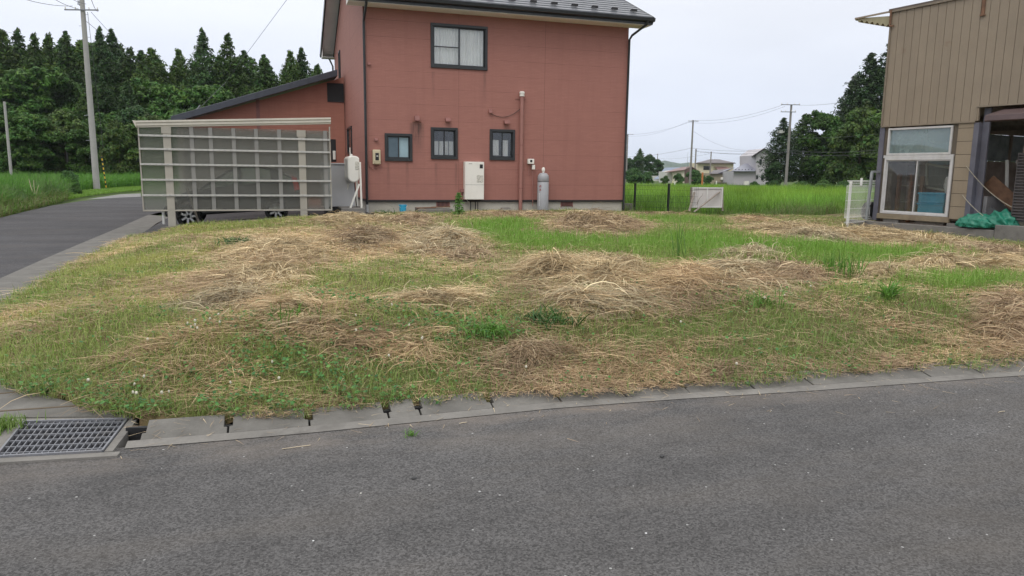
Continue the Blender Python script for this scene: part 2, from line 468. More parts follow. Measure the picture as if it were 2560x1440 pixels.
# front road: asphalt up to the gutter
def fa(x): return np.interp(x, FA[:, 0], FA[:, 1])            # asphalt edge
xs_ = list(np.linspace(-60, -1.75, 6)) + list(np.linspace(-.9, 40, 40))
def fedge(x): return fa(x) if x > -1.2 else 4.36 + (x + 1.2) * -.06
flat('road', [(-60, -25), (60, -25), (60, -3.0)] + [(x, float(fedge(x))) for x in xs_[::-1]], 0.0, M['asphalt'])
# side road on the left, with the apron by the carport
sre = [onz(x, y, 0)[:2] for x, y in ((0, 700), (100, 655), (200, 612), (300, 570), (372, 538))]       # its right-hand asphalt edge
srl = [onz(x, y, 0)[:2] for x, y in ((0, 545), (60, 530), (130, 514), (200, 503), (260, 497), (352, 491))]   # its far left edge
SR = [(-2.45, 4.8)] + [tuple(p) for p in sre] + [(-3.9, 29), (-1, 33), (-1, 60)] + [tuple(p) for p in srl[::-1]] + [(-7.2, 20), (-6.4, 12), (-6.4, 4.8)]
flat('side_road', SR, 0.004, M['asphalt_dark'])
# gravel apron beyond it
M['gravel'] = asphalt('gravel', (.20, .197, .195))
flat('gravel_patch', [onz(x, y, 0)[:2] for x, y in ((215, 499), (352, 492), (352, 484), (300, 486))] , 0.010, M['gravel'])
# concrete strip along the side road and corner slabs
strip = [tuple(p) for p in sre]
inner = [(float(xl(y)) + .12, float(y)) for y in (26, 23, 19, 14.5, 10, 7.5, 6.4)]
corner = [(-1.9, 6.02), (-1.5, 5.6), (-1.05, 5.14), (-.92, 5.02), (-1.62, 5.2), (-1.75, 5.22)]
b = MB(); b.prism([(-3.45, 5.22)] + strip + inner + corner, -.03, .022, 'z')
b.build('gutter_strip', M['kerb'])['kind'] = 'structure'
# joints of the corner slabs: thin grooves filled with dark soil
b = MB()
for (x0, y0, x1, y1) in ((-2.0, 5.36, -1.25, 5.34), (-2.3, 5.72, -1.75, 5.80), (-2.6, 6.15, -2.15, 6.3)):
    b.bar((x0, y0, .0225), (x1, y1, .0225), .022, .006)
o = b.build('slab_joint', M['soil']); o['kind'] = 'structure'

# gutter lids along the front: sloping concrete blocks, a notch at every joint
LIDX = [-.80, -.31, .17, .67, .88, 1.38, 1.88, 2.37, 2.87, 3.4, 3.9, 4.45, 5.0, 5.5, 6.1, 6.6, 7.2, 7.8, 8.4, 9.0, 9.6, 10.2, 10.8, 11.4, 12, 12.6, 13.2]
b = MB()
for i in range(len(LIDX) - 1):
    x0, x1 = LIDX[i] + .006, LIDX[i + 1] - .006
    nl = .020
    def P(x, t, top):                     # t: 0 front edge .. 1 back edge
        yf, yk = float(fa(x)) + .07, max(float(yb(x)), float(fa(x)) + .26) + .03
        jig = .004 * math.sin(i * 2.1)
        return (x, yf + (yk - yf) * t, (.012 + .05 * t + jig) if top else -.10)
    t0 = .34
    if x0 < 3.0: pts = [(x0, 0), (x1, 0), (x1, t0), (x1 - nl, t0 + .02), (x1 - nl, 1), (x0 + nl, 1), (x0 + nl, t0 + .02), (x0, t0)]
    else: pts = [(x0, 0), (x1, 0), (x1, .6), (x1 - nl * .6, .62), (x1 - nl * .6, 1), (x0, 1)]
    n = len(pts)
    b.add([P(x, t, 1) for x, t in pts] + [P(x, t, 0) for x, t in pts], [tuple(range(n))] + [(k, n + k, n + (k + 1) % n, (k + 1) % n) for k in range(n)])
o = b.build('kerb', M['kerb'], bevel=.004); o['kind'] = 'structure'
b = MB(); xx = np.linspace(-.9, 16, 60)
def gz_(x): f0 = float(fa(x)) + .07; k0 = max(float(yb(x)), float(fa(x)) + .26) + .03; return .012 + .05 * (float(yb(x)) - .005 - f0) / (k0 - f0) - .018
for i in range(59): b.add([(xx[i], yb(xx[i]) - .005, -.07), (xx[i + 1], yb(xx[i + 1]) - .005, -.07), (xx[i + 1], yb(xx[i + 1]) - .005, gz_(xx[i + 1])), (xx[i], yb(xx[i]) - .005, gz_(xx[i])), (xx[i], yb(xx[i]) + .03, gz_(xx[i])), (xx[i + 1], yb(xx[i + 1]) + .03, gz_(xx[i + 1]))], [(0, 1, 2, 3), (3, 2, 5, 4)])
b.build('gutter_shade_strip', M['black'])['kind'] = 'structure'  # added black strip, paints the shade seen inside the lid slots
# the plain lip between lids and asphalt
b = MB()
xx = np.linspace(-.86, 30, 60)
for i in range(len(xx) - 1):
    x0, x1 = xx[i], xx[i + 1]
    b.add([(x0, fa(x0) - .03, .0045), (x1, fa(x1) - .03, .0045), (x1, fa(x1) + .0698, .013), (x0, fa(x0) + .0698, .013)], [(0, 1, 2, 3)])
b.build('gutter_lip', M['old_concrete'])['kind'] = 'structure'
# floor of the gutter under lids and grate, painted black for the shade down there
flat('gutter_floor', [(-3, 4.2), (14, 2.9), (14, 4.2), (-.5, 5.2), (-3, 5.6)], -.07, M['black'])

# ---- drain grate
gr = empty('drain_grate', (-1.22, 4.77, 0), 'galvanised steel drain grate set in concrete at the road corner', 'drain grate')
A0, A1, A2, A3 = [np.array(q) for q in ((-1.50, 4.50), (-.965, 4.43), (-.93, 4.985), (-1.53, 5.10))]
def gq(u, v, z): p = (A0 * (1 - u) + A1 * u) * (1 - v) + (A3 * (1 - u) + A2 * u) * v; return (p[0], p[1], z)
M['galv'] = mat('galvanised_steel', (.215, .22, .24), .45, 20, .15, metal=.4, dirt=(.2, .18, .16))
b = MB()
for u0, v0, u1, v1 in ((0, 0, 1, 0), (0, 1, 1, 1), (0, 0, 0, 1), (1, 0, 1, 1)): b.bar(gq(u0, v0, .0), gq(u1, v1, .0), .012, .05)
b.build('frame', M['galv'], gr, bevel=.002)
b = MB()
for i in range(1, 17): b.bar(gq(i / 17, 0, -.004), gq(i / 17, 1, -.004), .0055, .04)
b.build('bearing_bars', M['galv'], gr)
b = MB()
for i in range(1, 7): b.bar(gq(0, (i - .45) / 6.1, .012), gq(1, (i - .45) / 6.1, .012), .008, .012)
b.build('cross_bars', M['galv'], gr)
# concrete surround of the grate
def border(u0, v0, u1, v1, z0, z1, b): b.prism([gq(u0, v0, 0)[:2], gq(u1, v0, 0)[:2], gq(u1, v1, 0)[:2], gq(u0, v1, 0)[:2]], z0, z1, 'z')
b = MB()
border(-.16, -.13, 1.18, -.015, -.1, .012, b); border(-.5, -.0, -.02, 1.12, -.1, .016, b); border(1.02, -.0, 1.10, 1.05, -.1, .014, b); border(-.02, 1.02, 1.02, 1.12, -.1, .014, b)
b.build('grate_surround', M['old_concrete'])['kind'] = 'structure'
b = MB()
b.prism([gq(-.35, .55, 0)[:2], gq(-.15, .55, 0)[:2], gq(-.12, .63, 0)[:2], gq(-.32, .66, 0)[:2]], .0165, .0195, 'z')
b.build('painted_gap', M['black'])['kind'] = 'structure'  # flat black patch, paints the shade of a gap onto the slab

# ---- the lot itself: soil coloured by what grows or lies on it
nx, ny = 260, 200
gx = np.linspace(-3.6, 32, nx); gy = 4.2 + (np.linspace(0, 1, ny) ** 1.5) * 30
GX, GY = np.meshgrid(gx, gy)
V = np.stack([GX.ravel(), GY.ravel(), T(GX, GY).ravel()], 1)
idx = np.arange(nx * ny).reshape(ny, nx)
Q = np.stack([idx[:-1, :-1].ravel(), idx[:-1, 1:].ravel(), idx[1:, 1:].ravel(), idx[1:, :-1].ravel()], 1)
cen = V[Q].mean(1)
keep = (np.minimum(cen[:, 1] - yb(cen[:, 0]), cen[:, 0] - xl(cen[:, 1])) > .075) & ~((cen[:, 0] > 2.75) & (cen[:, 0] < 10.7) & (cen[:, 1] > 21.7)) & ~((cen[:, 0] < 2.75) & (cen[:, 1] > 19.0 + .04 * (cen[:, 0] - 2)))
x = N('lot_soil')
x.fin(x.mix(x.rng(x.noise(2.2, 6), .4, .6, 0, 1), (.13, .095, .05), (.10, .11, .035)), .95, 0, .2); x.bump(x.noise(40, 4), .6, .02)
o = np_mesh('lot_ground', V, Q[keep], x.m, smooth=True); o['kind'] = 'structure'

# ------------------------------------------------------------------ the red house
HY = 21.47
HX0, HX1, HYB, HZ0, HZ1 = 2.61, 10.80, 31.4, .75, 6.30
RED = (.352, .160, .130)
house = empty('red_house', (6.7, 26, .42), 'two storey brick red house with dark window frames and grey metal roof', 'house')
hx = lambda px, py: onY(px, py, HY)
stn = []
p = hx(1042, 305); stn.append((p[0], p[2], .24, 1.0, .8))
for px_, py_ in ((1119, 303), (1265, 306)): p = hx(px_, py_); stn.append((p[0], p[2], .12, .45, .25))
for px_ in (970, 1018, 1090, 1140, 1083, 1212): p = hx(px_, 405 if px_ not in (1083, 1212) else 176); stn.append((p[0], p[2], .06, 1.0, .34))
J1, J2 = hx(1147, 300)[0], hx(1360, 300)[0]
M['wall'] = siding('house_siding', RED, (J1, J2), .4575, .75, stn)
M['wall_side'] = siding('house_side_siding', RED, (25.2, 28.3), .4575, .75, (), 'Y')
W2 = (4.51, 6.19, 4.57, 5.79); WA = (3.15, 3.93, 1.88, 2.65); WB = (4.50, 5.29, 1.96, 2.86); WC = (6.30, 7.08, 1.96, 2.86)
b = MB(); b.grid_wall(HX0, HX1, HZ0, HZ1, [W2, WA, WB, WC], HY)
b.build('front_wall', M['wall'], house)
SW = [(28.75, 29.3, 4.45, 6.0), (25.2, 26.6, 2.15, 3.05)]          # side openings: y0,y1,z0,z1
b = MB()
RIDGE_Y = (HY + HYB) / 2; RZ = HZ1 + .45 * (RIDGE_Y - HY) - .15
def swall(b, X):
    ys = sorted({HY, HYB, *[q for s in SW for q in s[:2]]}); zs = sorted({HZ0, HZ1, *[q for s in SW for q in s[2:]]})
    for i in range(len(ys) - 1):
        for j in range(len(zs) - 1):
            cy, cz = (ys[i] + ys[i + 1]) / 2, (zs[j] + zs[j + 1]) / 2
            if any(s[0] < cy < s[1] and s[2] < cz < s[3] for s in SW): continue
            b.add([(X, ys[i], zs[j]), (X, ys[i + 1], zs[j]), (X, ys[i + 1], zs[j + 1]), (X, ys[i], zs[j + 1])], [(0, 1, 2, 3)])
    b.add([(X, HY, HZ1), (X, HYB, HZ1), (X, RIDGE_Y, RZ)], [(0, 1, 2)])
swall(b, HX0)
b.build('gable_wall', M['wall_side'], house)
b = MB()
b.add([(HX1, HY, HZ0), (HX1, HYB, HZ0), (HX1, HYB, HZ1), (HX1, RIDGE_Y, RZ), (HX1, HY, HZ1)], [(0, 1, 2, 3, 4)])
b.add([(HX0, HYB, HZ0), (HX1, HYB, HZ0), (HX1, HYB, HZ1), (HX0, HYB, HZ1)], [(0, 1, 2, 3)])
b.build('back_wall', M['wall_side'], house)
b = MB(); b.box(HX0 + .02, HX1 - .02, HY + .02, HYB, HZ0 - .02, HZ0 + .4).box(HX0 + .05, HX1 - .05, HY + 1.9, HY + 1.98, HZ0, HZ1).box(HX0 + .1, HX1 - .1, HY + .02, HYB, 3.35, 3.6)
b.build('interior', mat('interior', (.30, .27, .23), .9), house)
# corner trim, base flashing, foundation
b = MB()
b.box(HX0 - .035, HX0 + .06, HY - .02, HY - .002, HZ0, HZ1); b.box(HX0 - .02, HX0 - .002, HY - .02, HY + .06, HZ0, HZ1)
b.build('corner_trim', mat('trim_red', sc(RED, .82), .6), house)
b = MB(); b.box(HX0 - .03, HX1 + .03, HY - .03, HY + .02, HZ0 - .055, HZ0 - .001); b.box(HX0 - .03, HX0 + .02, HY + .021, HYB, HZ0 - .055, HZ0 - .001)
b.build('base_flashing', M['black'], house)
b = MB(); b.box(HX0 + .015, HX1 - .015, HY + .03, HYB - .05, -.2, HZ0 - .056)
b.build('foundation', M['foundation'], house)
for px0, px1 in ((1093, 1123), (1404, 1431)):
    a, c = hx(px0, 503), hx(px1, 516)
    b = MB(); b.box(a[0], c[0], HY + .02, HY + .028, c[2], a[2])
    v = b.build('foundation_vent', M['black'], house)
    b = MB()
    for k in range(9):
        t = a[0] + (c[0] - a[0]) * (k + .5) / 9; b.box(t - .008, t + .008, HY + .008, HY + .0185, c[2], a[2])
    b.box(a[0] - .02, a[0], HY + .008, HY + .0285, c[2] - .02, a[2] + .02).box(c[0], c[0] + .02, HY + .008, HY + .0285, c[2] - .02, a[2] + .02)
    b.build('grille', M['hood'], v)

def curtain(x0, x1, z0, z1, y, amp=.02, nw=14, tie=0):
    b = MB(); n = nw * 8; vs = []
    for i in range(n + 1):
        t = i / n; xx = x0 + (x1 - x0) * t; d = amp * math.sin(t * nw * 2 * math.pi) + amp * .6 * math.sin(t * nw * 3.7 + 1)
        vs += [(xx, y + d, z0), (xx, y + d * .7, z1), (xx, y + d * .7 + .004, z1), (xx, y + d + .004, z0)]
    for i in range(n): q = i * 4; b.add([], []); b.f += [(q, q + 4, q + 5, q + 1), (q + 2, q + 6, q + 7, q + 3)]
    b.v += vs
    return b
def window(x0, x1, z0, z1, Y, parent, kind, name='window'):
    """sliding window: frame proud of the wall, two sashes, panes, what hangs behind"""
    fr = .065
    b = MB(); yo, yi = Y - .035, Y + .10
    b.box(x0 - .01, x1 + .01, yo, yi, z1 - fr, z1 + .01).box(x0 - .01, x1 + .01, yo - .01, yi, z0 - .01, z0 + fr)
    b.box(x0 - .01, x0 + fr, yo, yi, z0 + fr, z1 - fr).box(x1 - fr, x1 + .01, yo, yi, z0 + fr, z1 - fr)
    wn = b.build(name, M['dark_metal'], parent, bevel=.004)
    xm = (x0 + x1) / 2
    for s, (a, c, y) in enumerate(((x0 + fr, xm + .02, Y + .012), (xm - .02, x1 - fr, Y + .045))):
        if kind == 'big': a2, c2, e1, e2 = a, c, .022, .022
        b = MB(); q = .035
        y2 = y + .03
        b.box(a, c, y, y2, z0 + fr, z0 + fr + q * 1.3).box(a, c, y, y2, z1 - fr - q, z1 - fr).box(a, a + q, y, y2, z0 + fr + q * 1.3, z1 - fr - q).box(c - q, c, y, y2, z0 + fr + q * 1.3, z1 - fr - q)
        if kind == 'big' and s == 0: b.box(a + q, c - q, y, y2, (z0 + z1) / 2 - .035, (z0 + z1) / 2 - .005)
        if kind == 'cafe' : b.box((a + c) / 2 - .012, (a + c) / 2 + .012, y + .03, y2 + .03, z0 + fr, z1 - fr)
        sh = b.build('sash', M['dark_metal'], wn, bevel=.003)
        pm = M['glassclear']
        if kind == 'frost': pm = M['frost_a'] if s == 0 else M['frost_b']
        b = MB(); b.box(a + q, c - q, y + .011, y + .019, z0 + fr + q, z1 - fr - q)
        b.build('pane', pm, wn)
    if kind == 'big':
        curtain(x0 + fr, xm, z0 + .07, z1 - .06, Y + .13, .02, 9).build('curtain', M['curtain'], wn, smooth=True)
        curtain(xm, x1 - fr, z0 + .07, z1 - .06, Y + .15, .02, 8).build('curtain', M['curtain'], wn, smooth=True)
    if kind == 'cafe':
        curtain(x0 + .06, x1 - .06, z0 + .12, z0 + (z1 - z0) * .58, Y + .2, .012, 7).build('curtain', M['curtain'], wn, smooth=True)
    if kind == 'lace':
        curtain(x0 + .1, xm - .05, z0 + .14, z1 - .30, Y + .2, .015, 4).build('curtain', M['curtain'], wn, smooth=True)
        curtain(xm + .04, x1 - .14, z0 + .12, z1 - .30, Y + .2, .02, 3).build('curtain', M['curtain'], wn, smooth=True)
    return wn
M['frost_a'] = mat('frosted_pane_dark', (.085, .125, .155), .25, 3, .12)
M['frost_b'] = mat('frosted_pane', (.30, .42, .47), .25, 3, .12)
window(*W2, HY, house, 'big'); window(*WA, HY, house, 'frost'); window(*WB, HY, house, 'cafe'); window(*WC, HY, house, 'lace')
for (y0, y1, z0, z1) in SW:
    b = MB(); X = HX0
    b.box(X - .04, X + .08, y0, y1, z1 - .06, z1).box(X - .04, X + .08, y0, y1, z0, z0 + .06).box(X - .04, X + .08, y0, y0 + .06, z0 + .06, z1 - .06).box(X - .04, X + .08, y1 - .06, y1, z0 + .06, z1 - .06)
    wn = b.build('window', M['dark_metal'], house)
    b = MB(); b.box(X - .005, X + .005, y0 + .06, y1 - .06, z0 + .06, z1 - .06); b.build('pane', M['glassclear'], wn)
    b = MB(); b.box(X + .18, X + .19, y0 + .06, y1 - .06, z0 + .06, z1 - .06); b.build('blind', M['curtain'], wn)

# roof: stepped metal courses
OV, LX0, LX1 = .62, HX0 - .50, HX1 + .50
EZ = HZ1 - .02                                  # eave underside height at wall
SL = .45
def roof_profile(y0, z0, y1, z1, n=20, step=.022):
    pts = []
    for i in range(n):
        a, c = i / n, (i + 1) / n
        pts += [(y0 + (y1 - y0) * a, z0 + (z1 - z0) * a + (step if i else step)), (y0 + (y1 - y0) * c, z0 + (z1 - z0) * c + step * .1)]
    return pts
ye0 = HY - OV; ze = EZ + .10 - OV * 0.08
rz = ze + (RIDGE_Y - ye0) * SL
ye1 = HYB + OV
prof = roof_profile(ye0, ze, RIDGE_Y, rz) + roof_profile(ye1, ze, RIDGE_Y, rz)[::-1] + [(ye1, ze - .10), (RIDGE_Y, rz - .12), (ye0, ze - .10)]
b = MB(); b.prism(prof, LX0, LX1, 'x')
roof = b.build('roof', M['roofmetal'], house)
b = MB(); b.bar((LX0, RIDGE_Y, rz + .05), (LX1, RIDGE_Y, rz + .05), .3, .07); b.build('ridge_cap', M['dark_metal'], roof)
# snow guards on the second course
for k in range(12):
    X = LX1 - .45 - k * .66
    y = ye0 + .42; z = ze + .42 * SL + .03
    b = MB(); b.add([(X - .09, y - .05, z - .01), (X + .09, y - .05, z - .01), (X + .09, y + .10, z + .045), (X - .09, y + .10, z + .045), (X - .09, y - .05, z + .07), (X + .09, y - .05, z + .07)], [(0, 1, 5, 4), (0, 3, 2, 1), (4, 5, 2, 3), (0, 4, 3), (1, 2, 5)])
    b.build('snow_guard', M['black'], roof)
# fascia and soffit
b = MB(); b.box(LX0, LX1, ye0 + .02, ye0 + .045, ze - .22, ze - .03); b.build('eave_fascia', M['dark_metal'], house)
b = MB()
b.box(LX0 + .03, LX1 - .03, ye0 + .046, HY - .003, ze - .235, ze - .215)                       # level front soffit
b.box(LX0 + .03, LX1 - .03, HYB + .003, ye1 - .05, ze - .235, ze - .215)
for X0, X1 in ((LX0 + .03, HX0 - .003), (HX1 + .003, LX1 - .03)):
    for ya, yb_ in ((ye0 + .05, RIDGE_Y), (ye1 - .05, RIDGE_Y)):
        za = ze - .13
        b.add([(X0, ya, za), (X1, ya, za), (X1, yb_, za + abs(yb_ - ya) * SL), (X0, yb_, za + abs(yb_ - ya) * SL)], [(0, 1, 2, 3)])
b.add([(HX0 - .46, ye1 - .04, ze - .235), (HX0 - .003, ye1 - .04, ze - .235), (HX0 - .003, ye1 - .04, ze - .1), (HX0 - .46, ye1 - .04, ze - .1)], [(0, 1, 2, 3)])
b.build('soffit', M['white_soffit'], house)
for X in (LX0, LX1):
    for ya in (ye0, ye1): MB().bar((X, ya, ze - .09), (X, RIDGE_Y, rz - .09), .05, .20).build('verge_board', M['dark_metal'], house)
# white box ends of the rake at eaves
for ya, s in ((ye0 + .05, 1), (ye1 - .05, -1)):
    for X0, X1 in ((LX0 + .026, HX0 - .01), (HX1 + .01, LX1 - .026)):
        b = MB(); b.prism([(ya, ze - .24), (ya + s * (OV - .06), ze - .24), (ya + s * (OV - .06), ze + .10), (ya, ze - .14)], X0, X0 + .02, 'x'); b.build('eave_return', M['white_soffit'], house)
# gutters
gut = [(.0, .0), (-.02, -.075), (-.06, -.10), (-.10, -.075), (-.118, .01), (-.108, .01), (-.092, -.068), (-.06, -.09), (-.028, -.068), (-.012, .0)]
for yy, s in ((ye0 + .015, 1), (ye1 - .015, -1)):
    b = MB(); b.prism([(yy + s * q[0], ze - .045 + q[1]) for q in gut], LX0 - .03, LX1 + .03, 'x'); b.build('gutter', M['dark_metal'], house)
# downpipes
dpx = hx(913, 300)[0]
def pipe(name, pts, r, m, parent, n=8): return MB().tube(pts, r, n).build(name, m, parent, smooth=True)
yg = ye0 - .045
pipe('downpipe', [(dpx + .02, yg, ze - .13), (dpx + .01, yg + .05, ze - .30), (dpx, HY - .09, ze - .62), (dpx, HY - .065, ze - .8), (dpx, HY - .065, 3), (dpx, HY - .065, .62)], .036, M['dark_metal'], house)
pipe('drain_stub', [(dpx, HY - .065, .62), (dpx, HY - .065, .36)], .042, mat('pvc_grey', (.42, .42, .42), .5), house)
pipe('downpipe', [(HX1 + .30, yg, ze - .13), (HX1 + .28, yg + .03, ze - .22), (HX1 + .05, HY - .14, ze - .48), (HX1 + .0, HY - .07, ze - .6), (HX1 + .0, HY - .065, 3), (HX1 + .0, HY - .065, .4)], .036, M['dark_metal'], house)
pipe('downpipe', [(HX0 - .2, ye1 + .03, ze - .13), (HX0 - .15, ye1 - .1, ze - .25), (HX0 - .08, HYB - .1, ze - .6), (HX0 - .07, HYB - .15, .5)], .036, M['dark_metal'], house)
# vent hoods on the front wall
def hood(px0, px1, py0, py1, m='hood'):
    a, c = hx(px0, py0), hx(px1, py1); x0, x1, z1, z0 = a[0], c[0], a[2], c[2]; d = (x1 - x0) * .8
    b = MB(); b.add([(x0, HY - .001, z1), (x1, HY - .001, z1), (x1, HY - d * .6, z1 - .01), (x0, HY - d * .6, z1 - .01), (x0, HY - d, z0 + .03), (x1, HY - d, z0 + .03), (x1, HY - d, z0), (x0, HY - d, z0), (x0, HY - .001, z0 + .02), (x1, HY - .001, z0 + .02)],
          [(0, 1, 2, 3), (3, 2, 5, 4), (4, 5, 6, 7), (7, 6, 9, 8), (0, 3, 4, 7, 8), (1, 9, 6, 5, 2)])
    return b.build('vent_hood', M[m], house, bevel=.003)
for q in ((1036, 1048, 289, 303), (1113, 1125, 294, 305), (1259, 1272, 300, 311), (1221, 1229, 273, 284), (936, 944, 345, 353), (919, 926, 156, 164)): hood(*q)
a, c = hx(1031, 304), hx(1053, 306)
b = MB(); b.box(a[0], c[0], HY - .02, HY - .003, c[2], c[2] + .012); b.build('hood_bracket', M['rust'], house)
# thin cable hanging from the small box to the vent pipe
pa, pb = hx(1225, 283), hx(1302, 270)
MB().tube([(pa[0] + (pb[0] - pa[0]) * t, HY - .03, pa[2] + (pb[2] - pa[2]) * t - .30 * 4 * t * (1 - t) * .62) for t in np.linspace(0, 1, 14)], .008, 5).build('cable', M['black'], house)

# single storey wing behind, on the left
WY = 27.5
wp = lambda px, py: onY(px, py, WY)
L0, P0 = wp(440, 298), wp(832, 183)
wl, wr = L0[0], HX0 - .02
b = MB()
zl_, zr_ = L0[2] - .12, P0[2] - .12
b.add([(wl + .35, WY, .3), (wr, WY, .3), (wr, WY, zr_), (wl + .35, WY, zl_ + .1)], [(0, 1, 2, 3)])
b.add([(wl + .35, WY, .3), (wl + .35, WY + 7, .3), (wl + .35, WY + 7, zl_ + .1), (wl + .35, WY, zl_ + .1)], [(0, 1, 2, 3)])
M['wingwall'] = siding('wing_siding', (.385, .165, .12), (wp(644, 260)[0],), .4575, .75)
b.build('wing_wall', M['wingwall'], house)
b = MB(); b.prism([(wl - .1, L0[2] - .16), (P0[0] + .12, P0[2] - .14), (P0[0] + .12, P0[2] + .08), (wl - .1, L0[2] + .06)], WY - .5, WY + 7, 'y')
b.build('wing_roof', M['wingroof'], house, bevel=.01)
a, c = wp(817, 200), wp(833, 255)
b = MB(); b.box(a[0], wr - .01, WY - .03, WY - .003, c[2], a[2] - .1); lv = b.build('louvre_vent', M['black'], house)
a = wp(644, 255)[0]
b = MB(); b.box(a - .06, a + .06, WY - .025, WY - .003, .3, 4.2); b.build('wall_batten', mat('batten', (.22, .10, .085), .6), house)
# dark utility panel at the wing corner, with a white box on it
a, c = onY(827, 348, 26.5), onY(841, 405, 26.5)
b = MB(); b.box(a[0], c[0], 26.5, 26.62, c[2], a[2]); up = b.build('utility_panel', M['black'], house)
a, c = onY(832, 377, 26.47), onY(839, 399, 26.47)
b = MB(); b.box(a[0], c[0], 26.42, 26.495, c[2], a[2]); b.build('meter', M['offwhite'], up, bevel=.01)

# ------------------------------------------------------------------ equipment along the front wall
def at(px, py, d=.0): return onY(px, py, HY - d)
# boiler
a, c = at(1163, 404, .22), at(1210, 499, .22)
bl = empty('wall_boiler', (a[0], HY - .12, c[2]), 'cream wall mounted boiler cabinet with small dark display', 'boiler')
b = MB(); b.box(a[0], c[0], HY - .22, HY - .004, c[2], a[2]); b.build('cabinet', M['offwhite'], bl, bevel=.012)
zc = at(1187, 462, .22)[2]
b = MB(); b.box(a[0] + .004, c[0] - .004, HY - .2215, HY - .2195, zc - .003, zc + .003); b.build('seam', M['black'], bl)
q0, q1 = at(1199.5, 411, .22), at(1207, 421, .22)
b = MB(); b.box(q0[0], q1[0], HY - .226, HY - .218, q1[2], q0[2]); b.build('display', M['black'], bl)
q0, q1 = at(1192, 438, .22), at(1208, 457, .22)
lbl = N('label'); lbn = lbl.noise(60, 2, stretch=(.3, 1, 1.6)); lbl.fin(lbl.mix(lbl.math('GREATER_THAN', lbn, .56), (.62, .60, .53), (.25, .24, .22)), .6)
b = MB(); b.box(q0[0], q1[0], HY - .223, HY - .219, q1[2], q0[2]); b.build('label', lbl.m, bl)
q0, q1 = at(1172, 408.5, .22), at(1181, 410.5, .22)
b = MB()
for k in range(7):
    t = q0[0] + (q1[0] - q0[0]) * k / 7; b.box(t, t + (q1[0] - q0[0]) * .09, HY - .2225, HY - .2195, q1[2] + .003, q0[2] - (.0 if k % 3 else .004))
b.build('lettering', mat('ink', (.12, .12, .12), .6), bl)
for k, px_ in enumerate((1176, 1188, 1194)):
    t0 = at(px_, 500, .12)
    pipe('pipe', [(t0[0], HY - .12, t0[2]), (t0[0] + .01, HY - .12, .6), (t0[0] + .01, HY - .10, .38)], .014, M['rubber'], bl, 6)
pipe('hose', [(at(1160, 475)[0], HY - .05, at(1160, 475)[2]), (at(1158, 490)[0], HY - .09, at(1158, 490)[2]), (at(1170, 505)[0], HY - .1, at(1170, 506)[2])], .011, M['alu'], bl, 6)
q0, q1 = at(1150, 472), at(1160, 481)
b = MB(); b.box(q0[0], q1[0] + .05, HY - .08, HY - .003, q1[2], q0[2]); b.build('junction_box', M['hood'], bl, bevel=.006)
# electric meter
a, c = at(932, 374, .12), at(952, 411, .12)
em = empty('electric_meter', (a[0], HY - .06, c[2]), 'beige electricity meter box on red wall beside the downpipe', 'meter')
b = MB(); b.box(a[0], c[0], HY - .12, HY - .004, c[2], a[2]); b.build('case', M['meterbox'], em, bevel=.02)
mx_, mz_ = (a[0] + c[0]) / 2 + .01, a[2] - .19
b = MB(); b.box(mx_ - .05, mx_ + .05, HY - .128, HY - .118, mz_ - .11, mz_ + .10); b.build('viewing_window', M['black'], em, bevel=.004)
b = MB(); b.box(mx_ - .022, mx_ + .03, HY - .131, HY - .1275, mz_ - .01, mz_ + .03); b.build('dial', M['alu'], em)
b = MB(); b.box(a[0] + .02, c[0] - .02, HY - .126, HY - .119, c[2] + .02, c[2] + .10); b.build('terminal_cover', mat('meter_cover', (.42, .36, .24), .5), em, bevel=.006)
q0 = at(943, 413, .06)
pipe('cable', [(q0[0], HY - .06, q0[2] + .01), (q0[0] - .03, HY - .05, q0[2] - .09), (q0[0] - .13, HY - .04, q0[2] - .12), (q0[0] - .22, HY - .04, q0[2] - .04), (q0[0] - .25, HY - .035, q0[2] + .1)], .008, M['hood'], em, 6)
# brown stack pipe with pale cap
t0, t1 = at(1305, 240, .09), at(1303, 528, .09)
vp_ = empty('vent_stack', (t1[0], HY - .09, .42), 'tall brown drain vent pipe with pale cap running up red wall', 'pipe')
pipe('pipe', [(t0[0], HY - .09, t0[2]), (t0[0], HY - .09, 2.2), (t0[0], HY - .09, .38)], .058, M['brownpipe'], vp_, 14)
MB().lathe([(.058, 0), (.075, .0), (.075, .05), (.062, .05), (.062, .075), (.08, .075), (.08, .125), (.05, .145)], (t0[0], HY - .09, t0[2] - .01), 16).build('cap', M['offwhite'], vp_, smooth=True)
q0 = at(1304, 248)
b = MB(); b.bar((q0[0] - .2, HY - .012, q0[2] + .0), (q0[0] + .14, HY - .012, q0[2] - .005), .012, .014); b.bar((q0[0] + .02, HY - .03, q0[2] - .12), (q0[0] + .1, HY - .02, q0[2] + .0), .012, .012); b.build('bracket', M['hood'], vp_)
for zz_ in (1.1, 2.4): MB().lathe([(.066, 0), (.066, .025)], (t0[0], HY - .09, zz_), 14).build('clamp', M['hood'], vp_)
